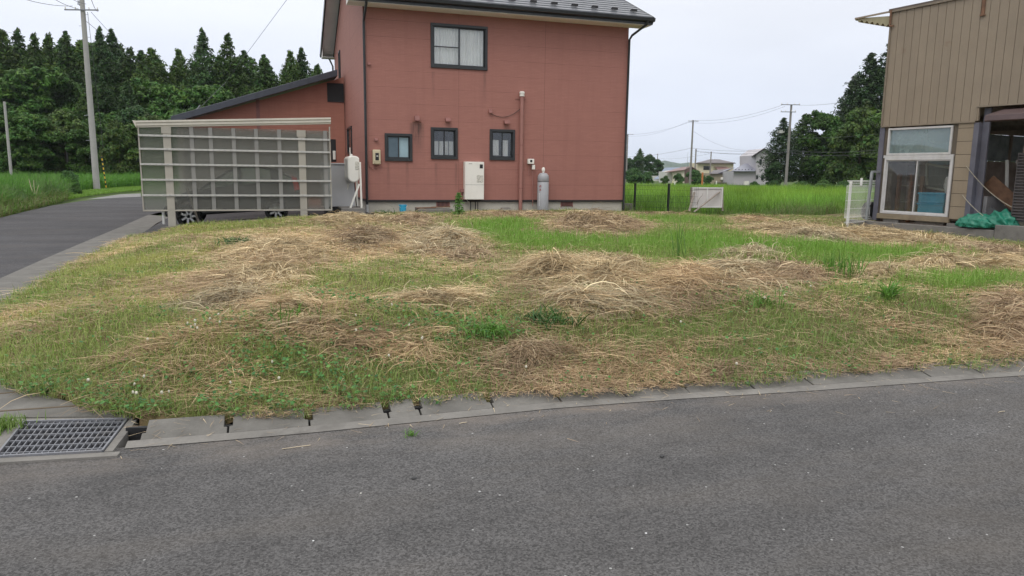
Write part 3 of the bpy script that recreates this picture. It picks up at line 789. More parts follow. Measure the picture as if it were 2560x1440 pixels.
# gas cylinder
cx = at(1357, 500, .25)[0]; r = .175; cz = .43
gc = empty('gas_cylinder', (cx, HY - .25, cz), 'tall grey gas cylinder standing against red wall', 'gas cylinder')
zt = at(1357, 432, .25)[2]; Hc = zt - cz
MB().lathe([(r - .015, 0), (r, .015), (r, .06), (r - .006, .065), (r - .006, .08), (r, .085), (r, Hc - .28), (r - .004, Hc - .275), (r - .004, Hc - .265), (r, Hc - .26), (r, Hc - .13), (r - .015, Hc - .07), (r - .06, Hc - .022), (r - .11, Hc)], (cx, HY - .25, cz), 28).build('body', M['grey_cyl'], gc, smooth=True)
MB().lathe([(.172, 0), (.1765, .004), (.1765, .012), (.172, .016)], (cx, HY - .25, cz + Hc - .28), 28).build('seam', M['black'], gc)
MB().lathe([(.03, 0), (.03, .04), (.045, .045), (.052, .08), (.05, .13), (.03, .165), (.012, .175)], (cx, HY - .25, cz + Hc - .005), 14).build('valve_cap', M['offwhite'], gc, smooth=True)
red_ink = mat('red_ink', (.36, .07, .07), .6)
def glyph(b, cx_, cz_, s, segs, ang=-1.05):      # strokes lying on the curved side of the cylinder
    for (u0, v0, u1, v1) in segs:
        p = []
        for u, v in ((u0, v0), (u1, v1)):
            t = ang + (u * s) / r; p.append((cx_ + (r + .002) * math.sin(t), HY - .25 - (r + .002) * math.cos(t), cz_ + v * s))
        b.bar(p[0], p[1], .009, .009)
b = MB()
glyph(b, cx, cz + Hc - .44, .07, [(.1, .9, .9, .9), (.5, 1, .5, .5), (.1, .5, .9, .5), (.2, .5, .1, 0), (.8, .5, .9, 0), (.3, .2, .7, .2)])
glyph(b, cx, cz + Hc - .55, .07, [(.1, .8, .9, .8), (.5, 1, .5, .1), (.5, .7, .1, .2), (.5, .7, .9, .2), (.25, .3, .75, .3)])
b.build('lettering', red_ink, gc)
b = MB()
for k in range(9): glyph(b, cx, cz + Hc - .64 - k * .045, .032, [(.1, .8, .9, .8), (.5, 1, .5, 0), (.1, .2, .9, .2)], -1.1)
b.build('small_lettering', mat('white_ink', (.7, .7, .7), .6), gc)
# gas meter with regulator
a, c = at(1320, 397, .1), at(1335, 410, .1)
gmt = empty('gas_meter', (a[0], HY - .08, c[2]), 'small white gas meter and regulator on wall above the cylinder', 'gas meter')
b = MB(); b.box(a[0], c[0], HY - .13, HY - .004, c[2], a[2]); b.build('case', M['offwhite'], gmt, bevel=.015)
b = MB(); b.box(a[0] + .06, a[0] + .13, HY - .134, HY - .128, a[2] - .1, a[2] - .03); b.build('display', M['black'], gmt)
q0, q1 = at(1331, 412, .1), at(1338, 424, .1)
b = MB(); b.box(q0[0], q1[0], HY - .1, HY - .02, q1[2], q0[2]); b.build('regulator', M['offwhite'], gmt, bevel=.015)
q2 = at(1332, 430, .06); q3 = at(1332, 515, .06)
pipe('pipe', [(q2[0], HY - .06, q2[2] + .05), (q2[0], HY - .06, 1.0), (q3[0], HY - .06, q3[2])], .012, M['brownpipe'], gmt, 6)
q4 = at(1322, 411, .06); q5 = at(1322, 438, .06)
pipe('pipe', [(q4[0], HY - .06, q4[2]), (q5[0], HY - .06, q5[2]), (q5[0] + .12, HY - .06, q5[2] + .13), (cx - .2, HY - .15, q5[2] + .16), (cx - .06, HY - .22, q5[2] + .2), (cx - .03, HY - .25, zt + .04)], .011, M['brownpipe'], gmt, 6)
pipe('pipe', [(q4[0] + .02, HY - .06, a[2]), (q4[0] + .02, HY - .05, a[2] + .06)], .012, M['hood'], gmt, 6)
pipe('pipe', [(c[0] - .04, HY - .06, a[2]), (c[0] - .04, HY - .05, a[2] + .06)], .012, M['hood'], gmt, 6)
# blue bucket
q = at(1007, 530, .35)
bk = empty('bucket', (q[0], HY - .35, .435), 'small light blue plastic bucket by the house foundation', 'bucket')
MB().lathe([(.085, 0), (.09, .004), (.115, .17), (.125, .172), (.125, .19), (.112, .19), (.108, .17), (.084, .012)], (q[0], HY - .35, .435), 20).build('body', M['blue'], bk, smooth=True)
MB().tube([(q[0] + .12 * math.cos(t), HY - .35 - .05 - .03 * math.sin(t), .435 + .17 - .07 * math.sin(t)) for t in np.linspace(0, math.pi, 9)], .005, 5).build('handle', M['offwhite'], bk)
# step block with old boards on top
a, c = at(1041, 536, .5), at(1127, 545, .5)
st = MB().box(a[0], c[0], HY - .75, HY - .25, .30, .52).build('step_block', M['old_concrete'], bevel=.015); tag(st, 'low concrete step block with old boards lying on it', 'concrete block')
for k, (x0, x1, y, rz_) in enumerate(((a[0] - .03, a[0] + .55, HY - .6, .04), (a[0] + .45, c[0] - .05, HY - .45, -.06))):
    b = MB(); b.bar((x0, y, .545 + .012 * k), (x1, y + rz_ * 3, .55 + .03 * k), .16, .025)
    tag(b.build('board', M['rust']), ('short dark rotten board on left half of step block', 'longer dark rotten board on right half of step block')[k], 'board', 'boards on the step block')
# round cover leaning at the foundation
q = at(1263, 523, .2)
tag(MB().lathe([(.15, 0), (.15, .02), (.12, .03)], (q[0], HY - .25, .50), 18).build('drain_cover', M['old_concrete']), 'grey round drain cover against the foundation', 'drain cover')

# ------------------------------------------------------------------ carport
CY = 19.3
cp = lambda px, py, d=0: onY(px, py, CY + d)
cpt = empty('carport', (-.7, CY, .3), 'beige framed carport with smoky translucent side panel and white rails', 'carport')
PL, PR, PB, PT = -2.94, 1.455, .575, 2.57
x = N('smoky_panel')
x.fin((.68, .71, .66), .21, 0, .5)
x.b.inputs['Transmission Weight'].default_value = 1.0
x.b.inputs['IOR'].default_value = 1.25
df_ = x.n('ShaderNodeBsdfDiffuse'); df_.inputs[0].default_value = (.38, .37, .34, 1)
ms_ = x.n('ShaderNodeMixShader'); ms_.inputs[0].default_value = .17
x.l(x.b.outputs[0], ms_.inputs[1]); x.l(df_.outputs[0], ms_.inputs[2]); x.l(ms_.outputs[0], x.o.inputs['Surface'])
M['poly'] = x.m
MB().box(PL + .02, PR - .02, CY + .012, CY + .016, PB + .02, PT).build('panel', M['poly'], cpt)
x = N('backdrop_sheet'); x.fin((.38, .37, .335), .5, 0, .3)
tr_ = x.n('ShaderNodeBsdfTranslucent'); tr_.inputs[0].default_value = (.42, .41, .37, 1); ms_ = x.n('ShaderNodeMixShader'); ms_.inputs[0].default_value = .5
x.l(x.b.outputs[0], ms_.inputs[1]); x.l(tr_.outputs[0], ms_.inputs[2]); x.l(ms_.outputs[0], x.o.inputs['Surface'])
MB().box(-2.45, PR + .2, CY + 3.13, CY + 3.136, .75, PT + .1).build('added_backdrop', x.m, cpt)  # added sheet behind the car, hides the red wing wall with even grey
b = MB(); b.box(PL, PR, CY - .02, CY + .03, PB - .01, PB + .025).box(PL, PL + .03, CY - .02, CY + .03, PB + .025, PT + .02).box(PR - .03, PR, CY - .02, CY + .03, PB + .025, PT + .1)
b.build('panel_frame', M['beige_metal'], cpt, bevel=.004)
for (l_, r_) in (((348, 338), (822, 350)), ((350, 372), (822, 381)), ((352, 410), (825, 417)), ((355, 449), (826, 453)), ((357, 488), (827, 489))):
    z = (onY(*l_, CY)[2] + onY(*r_, CY)[2]) / 2
    b = MB(); b.box(PL + .01, PR - .01, CY - .052, CY - .022, z - .022, z + .022)
    rl = b.build('rail', M['alu'], cpt, bevel=.003)
    b = MB()
    for k in range(34): xx_ = PL + .1 + k * .128; b.box(xx_ - .007, xx_ + .007, CY - .057, CY - .0515, z - .006, z + .008)
    b.build('rivets', M['galv'], rl)
M['mull'] = mat('mullion_dimmed', (.215, .21, .195), .5, 4, .08)  # darker grey paints in the dimming of pale bars behind the smoky panel
for px_ in (484, 531, 588, 644, 701, 815):
    xx_ = cp(px_, 430)[0]
    MB().box(xx_ - .045, xx_ + .045, CY - .012, CY + .0115, PB + .026, PT - .002).build('mullion', M['mull'], cpt)
for px_, zb in ((427, .20), (759, .38)):
    xx_ = cp(px_, 500)[0]
    ps_ = MB().box(xx_ - .085, xx_ + .085, CY - .02, CY + .011, PB + .026, PT - .02).box(xx_ - .085, xx_ + .085, CY - .021, CY + .12, zb - .1, PB - .012).build('post', M['beige_metal'], cpt, bevel=.006)
    MB().box(xx_ - .115, xx_ + .1, CY - .03, CY + .011, PT - .17, PT - .005).build('bracket', M['beige_metal'], ps_, bevel=.006)
xx_ = cp(404, 545)[0] - .0
MB().tube([(xx_ + .03, CY + .1, PB), (xx_ + .03, CY + .1, .25)], .03, 8).build('drain_pipe', mat('pvc_pale', (.5, .5, .48), .5), cpt)
# roof edge beam, tilted for drainage, with stepped profile
zl0, zr0 = cp(345, 319)[2], cp(825, 310)[2]
zl1, zr1 = cp(342, 302)[2], cp(825, 294)[2]
XL_, XR_ = PL - .07, PR + .02
b = MB()
prof = [(.03, 0), (-.03, 0), (-.035, .03), (-.055, .045), (-.055, .10), (-.075, .12), (-.075, .165), (.06, .165), (.06, .0)]
n = len(prof)
b.add([(XL_ + .05, CY + q[0], zl0 + q[1] * (zl1 - zl0) / .165) for q in prof] + [(XR_, CY + q[0], zr0 + q[1] * (zr1 - zr0) / .165) for q in prof],
      [tuple(range(n)), tuple(range(n, 2 * n))[::-1]] + [(k, (k + 1) % n, n + (k + 1) % n, n + k) for k in range(n)])
rb = b.build('roof_beam', M['beam'], cpt)
b = MB(); b.prism([(XL_ + .05, zl0), (XL_ + .05, zl1), (XL_ - .02, zl1 + .01)], CY - .078, CY + .05, 'y'); b.build('end_cap', M['beam'], rb)
M['polyroof'] = glass('smoke_roof', (.62, .60, .57), 1.2)
b = MB(); b.add([(XL_ + .05, CY + .061, zl1 - .04), (XR_, CY + .061, zr1 - .04), (XR_, CY + 3.2, zr1 + .1), (XL_ + .05, CY + 3.2, zl1 + .1), (XL_ + .05, CY + .061, zl1 - .03), (XR_, CY + .061, zr1 - .03), (XR_, CY + 3.2, zr1 + .11), (XL_ + .05, CY + 3.2, zl1 + .11)],
          [(0, 3, 2, 1), (4, 5, 6, 7), (0, 1, 5, 4), (1, 2, 6, 5), (2, 3, 7, 6), (3, 0, 4, 7)])
b.build('roof_sheet', M['polyroof'], cpt)
b = MB()
for k in range(7): t = k / 6; xx_ = XL_ + .1 + (XR_ - XL_ - .2) * t; zz_ = zl1 + (zr1 - zl1) * t; b.bar((xx_, CY + .07, zz_ - .07), (xx_, CY + 3.18, zz_ + .06), .05, .05)
b.build('rafter', M['beige_metal'], cpt)
for px_ in (424, 780): xx_ = cp(px_, 500)[0] ; MB().box(xx_ - .05, xx_ + .05, CY + 3.0, CY + 3.1, .0, zl1 + .0).build('post', M['beige_metal'], cpt)
# driveway floor and the low kerb of the lot
b = MB(); b.add([(-3.02, 19.05, .03), (2.6, 18.95, .40), (2.6, 26.5, .42), (-3.2, 26.5, .03), (-3.02, 19.05, -.2), (2.6, 18.95, -.2), (2.6, 26.5, -.2), (-3.2, 26.5, -.2)], [(0, 1, 2, 3), (0, 4, 5, 1), (1, 5, 6, 2), (2, 6, 7, 3), (3, 7, 4, 0)])
b.build('driveway', M['asphalt_dark'])['kind'] = 'structure'
b = MB()
k0, k1, k2 = np.array([-2.5, 18.75]), np.array([.2, 18.85]), np.array([2.75, 19.0])
for (p, q, za, zb) in ((k0, k1, .22, .42), (k1, k2, .42, .47)):
    b.add([(p[0], p[1], za), (q[0], q[1], zb), (q[0], q[1] + .14, zb), (p[0], p[1] + .14, za), (p[0], p[1], -.1), (q[0], q[1], -.1), (q[0], q[1] + .14, -.1), (p[0], p[1] + .14, -.1)], [(0, 1, 2, 3), (0, 4, 5, 1), (1, 5, 6, 2), (2, 6, 7, 3), (3, 7, 4, 0)])
b.build('boundary_kerb', M['kerb'])['kind'] = 'structure'

# ---- car parked behind the panel, nose to the left
CARX, CARY = -.90, 20.62
carz = .19
KX = .76
car = empty('parked_car', (CARX, CARY, carz), 'dark grey hatchback parked behind the translucent carport panel', 'car')
M['carpaint'] = mat('car_paint', (.035, .035, .037), .35, 2, .04, metal=.2)
M['rim'] = mat('rim_silver', (.62, .62, .63), .35, 20, .05)
M['carglass'] = glass('car_glass', (.9, .93, .9), .8, .4, (.55, .62, .54))  # pale green diffuse paints in the bright field seen through the windows
XF, XR2 = -2.1, 2.2                     # nose and tail, along X from the car centre
lower = [(-2.12, .30), (-2.15, .50), (-2.05, .70), (-1.55, .86), (-1.05, .95), (.2, 1.00), (1.3, 1.03), (2.02, 1.06), (2.18, .95), (2.22, .60), (2.15, .30)]
def arch(cx_, r0, n=8): return [(cx_ + r0 * math.cos(t), .30 + r0 * math.sin(t)) for t in np.linspace(0, math.pi, n)]
WXF, WXR = -1.42, 1.33
poly = lower + arch(WXR, .36) + arch(WXF, .36)
poly = [(CARX + q[0] * KX, carz + q[1]) for q in poly]
MB().prism(poly, CARY - .84, CARY + .84, 'y').build('body', M['carpaint'], car, bevel=.05)
roofp = [(-1.0, .955), (-.1, 1.36), (.35, 1.46), (.9, 1.45), (1.5, 1.33), (2.05, 1.06), (1.98, 1.05), (1.45, 1.28), (.88, 1.40), (.36, 1.41), (-.05, 1.31), (-.86, .96)]
MB().prism([(CARX + q[0] * KX, carz + q[1]) for q in roofp], CARY - .70, CARY + .70, 'y').build('roof', M['carpaint'], car, bevel=.03)
b = MB()
for s in (-.70, .66):
    for (x0, x1, z1, z0) in ((-.98, -.90, .98, .95), (.25, .33, 1.42, 1.0), (1.25, 1.5, 1.33, 1.03)):
        b.prism([(CARX + x0 * KX, carz + z0 - .02), (CARX + x1 * KX, carz + z0 - .02), (CARX + x1 * KX, carz + z1), (CARX + x0 * KX, carz + z1)], CARY + s, CARY + s + .04, 'y')
b.build('pillar', M['carpaint'], car)
sidep = [(-.86, .96), (-.05, 1.31), (.36, 1.41), (.88, 1.40), (1.45, 1.28), (1.9, 1.06)]
for s in (-.685, .675): MB().prism([(CARX + q[0] * KX, carz + q[1]) for q in sidep], CARY + s, CARY + s + .01, 'y').build('side_window', M['carglass'], car)
for s in (-.86, .80):
    b = MB(); b.prism([(CARX + 1.98 * KX, carz + .78), (CARX + 2.17 * KX, carz + .80), (CARX + 2.09 * KX, carz + 1.10), (CARX + 1.93 * KX, carz + 1.14)], CARY + s, CARY + s + .06, 'y'); b.build('tail_light', mat('tail_red', (.75, .03, .02), .3), car)
    b = MB(); b.prism([(CARX - 2.12 * KX, carz + .55), (CARX - 1.7 * KX, carz + .68), (CARX - 1.75 * KX, carz + .80), (CARX - 2.05 * KX, carz + .69)], CARY + s, CARY + s + .06, 'y'); b.build('headlight', M['alu'], car)
    for wx in (WXF, WXR):
        y0 = CARY + (s if s < 0 else s - .12)
        c_ = (CARX + wx * KX, y0, carz + .29)
        wl_ = MB().lathe([(.19, 0), (.27, .0), (.29, .02), (.29, .15), (.27, .17), (.19, .17)], c_, 28, 'y').build('wheel', M['rubber'], car, smooth=True)
        b = MB(); b.lathe([(.195, -.014), (.195, .03), (.175, .03), (.175, -.014), (.195, -.014)], c_, 28, 'y'); b.lathe([(.03, -.01), (.055, .0), (.055, .05), (.02, .05)], c_, 14, 'y')
        for k in range(7):
            t = k * 2 * math.pi / 7; b.bar((c_[0] + .04 * math.cos(t), y0 - .012, c_[2] + .04 * math.sin(t)), (c_[0] + .18 * math.cos(t), y0 - .012, c_[2] + .18 * math.sin(t)), .05, .02, (0, 1, 0))
        b.build('rim', M['rim'], wl_)
        MB().lathe([(.16, .06), (.16, .08)], c_, 20, 'y').build('brake_disc', M['black'], wl_)
car.rotation_euler = (0, -math.atan(.063), 0)
# plank leaning on the front wheel
b = MB(); q0, q1 = onY(497, 556, 19.75), onY(467, 470, 19.6)
b.bar(q0, q1, .07, .03); tag(b.build('leaning_plank', M['wood']), 'narrow weathered plank leaning beside the car front wheel', 'plank')

# ------------------------------------------------------------------ grey shed and kerosene tank between carport and house
sh = empty('storage_shed', (1.8, 21.2, .38), 'pale grey metal storage locker between carport and kerosene tank', 'storage shed')
a, c = onY(826, 411, 20.9), onY(888, 517, 20.9)
zb_, zt_ = c[2], a[2]
MB().box(a[0] - .2, c[0], 20.9, 21.9, zb_, zt_).build('cabinet', M['shedgrey'], sh, bevel=.015)
MB().box(a[0] - .22, c[0] + .02, 20.87, 21.92, zt_ + .001, zt_ + .04).build('lid', M['shedgrey'], sh, bevel=.01)
MB().box(a[0] - .15, c[0] - .05, 20.95, 21.85, .3, zb_ - .001).build('base', M['black'], sh)
xm_ = onY(846, 450, 20.9)[0]
# kerosene tank
TY = 20.05
tp = lambda px, py: onY(px, py, TY)
tk = empty('kerosene_tank', (2.35, TY, .6), 'white kerosene tank on slanted white legs beside the house corner', 'tank')
a, c = tp(868, 389), tp(899, 456)
y0, y1 = TY - .05, TY + .95
prof = []
hw, z0, z1 = (c[0] - a[0]) / 2 , c[2], a[2]
xc = (a[0] + c[0]) / 2
for t in np.linspace(0, math.pi, 9): prof.append((xc + hw * math.cos(t), z1 - hw * .5 + hw * .5 * math.sin(t)))
for t in np.linspace(math.pi, 2 * math.pi, 9): prof.append((xc + hw * math.cos(t), z0 + hw * .9 + hw * .9 * math.sin(t)))
MB().prism(prof, y0, y1, 'y').build('body', M['offwhite'], tk, bevel=.05)
q0, q1 = tp(887, 404), tp(897, 425)
MB().box(q0[0], q1[0], y0 - .004, y0 - .0005, q1[2], q0[2]).build('label', lbl.m, tk)
MB().lathe([(.04, 0), (.04, .05), (.02, .06)], (xc - .03, y0 + .3, z1 - .01), 12).build('filler_cap', M['offwhite'], tk)
pipe('gauge_pipe', [(xc - .06, y0 + .25, z1 - .03), (xc - .06, y0 + .25, z1 + .22)], .012, M['offwhite'], tk, 6)
b = MB()
q = tp(899, 405); q2 = tp(903, 523)
legs = [((q[0] + .0, y0 - .03, q[2]), (q2[0], y0 - .05, .60)), ((tp(897, 460)[0], y0 - .03, tp(897, 460)[2]), (tp(875, 525)[0], y0 - .05, .60)), ((q[0], y1 - .1, q[2]), (q2[0], y1, .60)), ((tp(880, 460)[0], y1 - .1, tp(880, 460)[2]), (tp(865, 525)[0], y1, .60))]
for l in legs: MB().bar(l[0], l[1], .045, .045).build('leg', M['offwhite'], tk)
pipe('fuel_pipe', [(xc + .02, y0 + .1, z0 + .02), (xc + .04, y0 + .1, z0 - .3), (xc + .08, y0 + .2, .62)], .012, M['black'], tk, 6)
a, c = tp(851, 525), tp(911, 539)
tag(MB().box(a[0], c[0], TY - .25, TY + 1.1, .22, .598).build('concrete_plinth', M['old_concrete'], bevel=.015), 'concrete plinth under the kerosene tank legs', 'concrete block')

# ------------------------------------------------------------------ vegetation generators
def pt(px, py, D):
    d = ray(px, py); return CAM + d * (D / (d @ fw))
def gpt(px, D, z=0.0):
    p = pt(px, hor(px), D); return np.array([p[0], p[1], z])
def unit(a): return a / (np.linalg.norm(a, axis=1, keepdims=True) + 1e-9)
def leaves_np(C, Nn, size, aspect=.6, fold=.0):
    n = len(C); r = unit(rng.normal(size=(n, 3))); a = unit(np.cross(Nn, r)); b_ = np.cross(unit(Nn), a)
    s = np.asarray(size).reshape(-1, 1); a = a * s; b_ = b_ * s * aspect
    V = np.stack([C - a, C - b_ * .9, C + a, C + b_ * .9], 1).reshape(-1, 3)
    return V, np.arange(4 * n).reshape(n, 4)
def tufts_np(centers, rad, per, size, up=.5, flat=.7):
    """leaf faces spread through little round clumps"""
    k = len(centers); d = unit(rng.normal(size=(k * per, 3)))
    rr = np.repeat(rad, per)[:, None] * (.35 + .65 * rng.random((k * per, 1)) ** .5)
    off = d * rr; off[:, 2] *= flat
    C = np.repeat(centers, per, 0) + off
    Nn = d + rng.normal(size=d.shape) * .55; Nn[:, 2] += up
    return C, unit(Nn), rng.uniform(.7, 1.3, k * per) * size
def crown_mesh(name, C, Nn, S, base, var=.25, tuft=None, aspect=.6):
    V, Q = leaves_np(C, Nn, S, aspect)
    n = len(C); per = 1 if tuft is None else tuft
    tv = rng.normal(1, var, (n // per, 1)).repeat(per, 0); hv_ = rng.normal(0, .12, (n // per, 1)).repeat(per, 0)
    lv = rng.normal(1, .18, (n, 1)); c = np.array(base)[None] * np.clip(tv * lv, .4, 2.0)
    c[:, 0:1] *= 1 + hv_; c[:, 2:3] *= 1 - hv_ * .5
    me_o = np_mesh(name, V, Q, M['leaf'], np.repeat(c, 4, 0))
    me = me_o.data; bpy.data.objects.remove(me_o); return me
def trunk_mesh(name, H, r0, limbs=()):
    b = MB(); b.tube([(0, 0, -.3), (0, 0, H * .3), (.05, .03, H * .65), (0, 0, H * .97)], [r0 * 1.15, r0 * .8, r0 * .45, r0 * .06], 9)
    for (z, az, ln, rr) in limbs: b.tube([(0, 0, z), (math.cos(az) * ln * .5, math.sin(az) * ln * .5, z + ln * .28), (math.cos(az) * ln, math.sin(az) * ln, z + ln * .4)], [rr, rr * .6, rr * .15], 6)
    me = bpy.data.meshes.new(name); me.from_pydata(b.v, [], b.f); me.materials.append(M['bark'])
    for p in me.polygons: p.use_smooth = True
    return me
def cedar_proto(seed, H=20.0, Rr=3.0, base=(.040, .075, .028), per=22, open_=.0):
    global rng; rng = np.random.default_rng(seed)
    cs, rs = [], []; limbs = []
    z = H * .10; k = 0
    while z < H * .985:
        t = z / H; r = (Rr * math.tanh(.44 * (H - z) / Rr) + .04) * (.6 + .4 * min(1, t / .2)) * rng.uniform(.80, 1.14)
        nb = max(3, int(3 + r * 2.7)); a0 = rng.uniform(0, 6.28)
        for i in range(nb):
            if rng.random() < open_: continue
            a = a0 + i * 6.283 / nb + rng.normal(0, .2); rr = r * rng.uniform(.72, 1.12)
            for u in ((1.0, .72, .42) if r > 1.4 else (1.0, .5)):
                cs.append((math.cos(a) * rr * u, math.sin(a) * rr * u, z + rr * (.10 * u - .22 * (u - .6) ** 2) + rng.normal(0, .12))); rs.append(rng.uniform(.42, .80) * (.36 + .76 * min(1, r / 2.2)))
        if r > 1.2 and k % 3 == 0: limbs += [(z, rng.uniform(0, 6.28), r * .85, .06)]
        z += .42 + .40 * (1 - t) + rng.uniform(0, .15); k += 1
    cs = np.array(cs); rs = np.array(rs)
    C, Nn, S = tufts_np(cs, rs, per, .25, up=.7, flat=.85)
    return crown_mesh('crown', C, Nn, S, base, .26, per, .42), trunk_mesh('trunk', H, .26, limbs), H
def broad_proto(seed, H=10.0, Rr=4.0, base=(.05, .10, .025), nl=30, per=26, leaf=.19, low=.05):
    global rng; rng = np.random.default_rng(seed)
    lobes = []
    for i in range(nl):
        t = rng.uniform(low, .92); prof = math.sin(math.pi * min(1, (t * .85 + .12))) ** .6
        a = rng.uniform(0, 6.28); q = Rr * prof * rng.uniform(.35, .85)
        lobes.append((math.cos(a) * q, math.sin(a) * q, H * t, Rr * rng.uniform(.24, .42)))
    lobes.append((0, 0, H * .86, Rr * .42)); lobes.append((0, 0, H * .5, Rr * .6))
    cs, rs = [], []
    for (x, y, z, r) in lobes:
        m = int(20 + 26 * r)
        d = unit(rng.normal(size=(m, 3))); d[:, 2] = np.abs(d[:, 2]) * 1.1 - .35
        p = np.array([x, y, z]) + d * r * rng.uniform(.75, 1.1, (m, 1)) * np.array([1, 1, .8])
        p = p[p[:, 2] > H * .03]
        cs.append(p); rs.append(rng.uniform(.3, .62, len(p)))
    cs = np.concatenate(cs); rs = np.concatenate(rs)
    C, Nn, S = tufts_np(cs, rs, per, leaf, up=.55, flat=.65)
    limbs = [(H * rng.uniform(.25, .6), rng.uniform(0, 6.28), Rr * .7, .09) for _ in range(6)]
    return crown_mesh('crown', C, Nn, S, base, .24, per, .55), trunk_mesh('trunk', H * .8, .22, limbs), H
CED = [cedar_proto(11 + i, 20, (3.8, 4.6, 4.1, 5.0)[i], [(.048, .096, .020), (.060, .112, .022), (.040, .082, .022), (.066, .120, .022)][i], 18, (.0, .06, .12, .03)[i]) for i in range(4)]
BRO = [broad_proto(31 + i, 10, (4.2, 3.6, 4.6)[i], [(.058, .128, .022), (.040, .092, .024), (.078, .135, .030)][i]) for i in range(3)]
BSH = [broad_proto(51 + i, 3.0, 2.4, [(.050, .115, .030), (.075, .15, .035)][i], 10, 20, .15, .05) for i in range(2)]
CED.append(cedar_proto(17, 20, 4.7, (.028, .055, .018), 18, .05))
rng = np.random.default_rng(99)
def plant(proto, name, p, H, label, cat, group=None, wide=1.0, rz=None):
    cme, tme, H0 = proto; s = H / H0
    t = empty(name, (p[0], p[1], p[2] if len(p) > 2 else 0), label, cat, group, random.uniform(0, 6.28) if rz is None else rz)
    for nm, me in (('crown', cme), ('trunk', tme)):
        c = bpy.data.objects.new(nm, me); COL.objects.link(c); c.parent = t; c.scale = (s * wide, s * wide, s)
    return t
ORD = 'first second third fourth fifth sixth seventh eighth ninth tenth eleventh twelfth thirteenth fourteenth fifteenth sixteenth seventeenth eighteenth nineteenth twentieth'.split()
# cedar tops along the skyline of the left wood (pixel of each top, distance)
SKY = [(6, 76, 98), (35, 66, 96), (73, 72, 99), (112, 80, 95), (148, 80, 100), (190, 75, 96), (222, 98, 100), (273, 68, 95), (303, 74, 101), (344, 116, 97), (371, 124, 100), (397, 114, 96), (463, 116, 98), (524, 72, 95), (584, 80, 97), (622, 124, 99), (670, 134, 96), (735, 120, 97), (762, 120, 99), (800, 158, 96)]
for i, (px_, py_, D) in enumerate(SKY):
    p = gpt(px_, D); H = pt(px_, py_, D)[2]
    plant(CED[(i * 3 + i // 4) % 4], 'cedar_tree', p, H, f'{ORD[i]} cedar top from the left along the skyline of the left wood', 'tree', 'cedars of the left wood', random.uniform(.78, 1.15))
for i in range(34):
    px_ = -40 + i * 27 + random.uniform(-12, 12); D = random.uniform(102, 118)
    H = pt(px_, np.interp(px_, [0, 300, 380, 640, 850], [106, 98, 146, 146, 178]) + random.uniform(-12, 25), D)[2]
    plant(CED[random.randrange(4)], 'cedar_tree', gpt(px_, D), H, 'dark cedar inside the left wood, behind the skyline row', 'tree', 'cedars deep in the left wood', 1.15)
# second rank, lower and rounder, then the leafy edge
for i in range(15):
    px_ = 0 + i * 56 + random.uniform(-16, 16); D = random.uniform(84, 90)
    H = pt(px_, np.interp(px_, [0, 300, 500, 850], [190, 165, 230, 235]) + random.uniform(-22, 30), D)[2]
    plant((CED + BRO)[random.choice((0, 1, 2, 3, 5, 2))], 'wood_tree', gpt(px_, D), H, 'rounded dark green tree in the middle rank of the left wood', 'tree', 'middle rank of the left wood', .95)
for i in range(15):
    px_ = -15 + i * 44 + random.uniform(-12, 12); D = random.uniform(70, 78)
    H = pt(px_, random.uniform(265, 330), D)[2]
    plant(BRO[(0, 1, 0, 1, 2)[i % 5] if i != 13 else 0], 'broadleaf_tree', gpt(px_, D), H, 'low leafy tree at the front edge of the left wood, above tall grass', 'tree', 'leafy edge of the left wood', 1.0)
plant(BRO[2], 'flowering_tree', gpt(300, 68), pt(300, 300, 68)[2], 'pale yellow green flowering tree at the wood edge right of the tall pole', 'tree', None, .62)
# right-hand clump
for (px_, py_, D, pr, wd, lb) in (
        (1950, 292, 98, CED[4], 1.35, 'dark broadleaf tree at the left end of the clump beside the pole'),
        (2000, 283, 100, CED[1], 1.3, 'dark tree just right of the utility pole in the clump'),
        (2050, 280, 99, BRO[0], .75, 'mid green round topped tree in the middle of the right clump'),
        (2100, 262, 103, CED[0], 1.3, 'dark tree behind the pale leafed tree in the right clump'),
        (2152, 128, 100, CED[4], 1.2, 'tall dark cedar with stepped top left of the workshop wall'),
        (2204, 92, 103, CED[4], 1.25, 'tallest dark cedar half hidden behind the workshop'),
        (2118, 185, 104, CED[4], 1.2, 'cedar on the left shoulder of the tall pair by the workshop'),
        (2170, 250, 101, CED[4], 1.45, 'dense lower cedar under the tall pair by the workshop'),
        (2145, 264, 90, BRO[2], .74, 'paler yellow green leafed tree in front of the tall dark cedars'),
        (2215, 300, 93, BRO[1], .8, 'dark leafy tree right beside the workshop corner post'),
        (1935, 405, 93, BRO[1], .9, 'small dark tree drooping in front of the grey house'),
        (2352, -130, 66, CED[3], 1.1, 'cedar top peeping over the workshop roof edge'),
        (1590, 388, 190, BRO[1], .8, 'rounded dark tree beside the red house edge in the distance'),
        (1598, 370, 195, CED[0], 1.3, 'taller distant cedar right of the red house'),
        (1622, 386, 190, BRO[1], .8, 'distant dark tree right of the tall distant cedar'),
        (1645, 398, 200, BRO[1], .8, 'lowest tree at the right end of the distant grove'),
        (1568, 395, 195, BRO[1], .8, 'distant tree half hidden by the house downpipe'),
        (1655, 412, 300, CED[1], 1.5, 'tiny far conifer left of the blue roofed barn'),
        (1845, 423, 260, BRO[1], 1.4, 'far dark tree showing between the cream and grey houses')):
    plant(pr, 'tree', gpt(px_, D), pt(px_, py_, D)[2], lb, 'tree', None, wd)
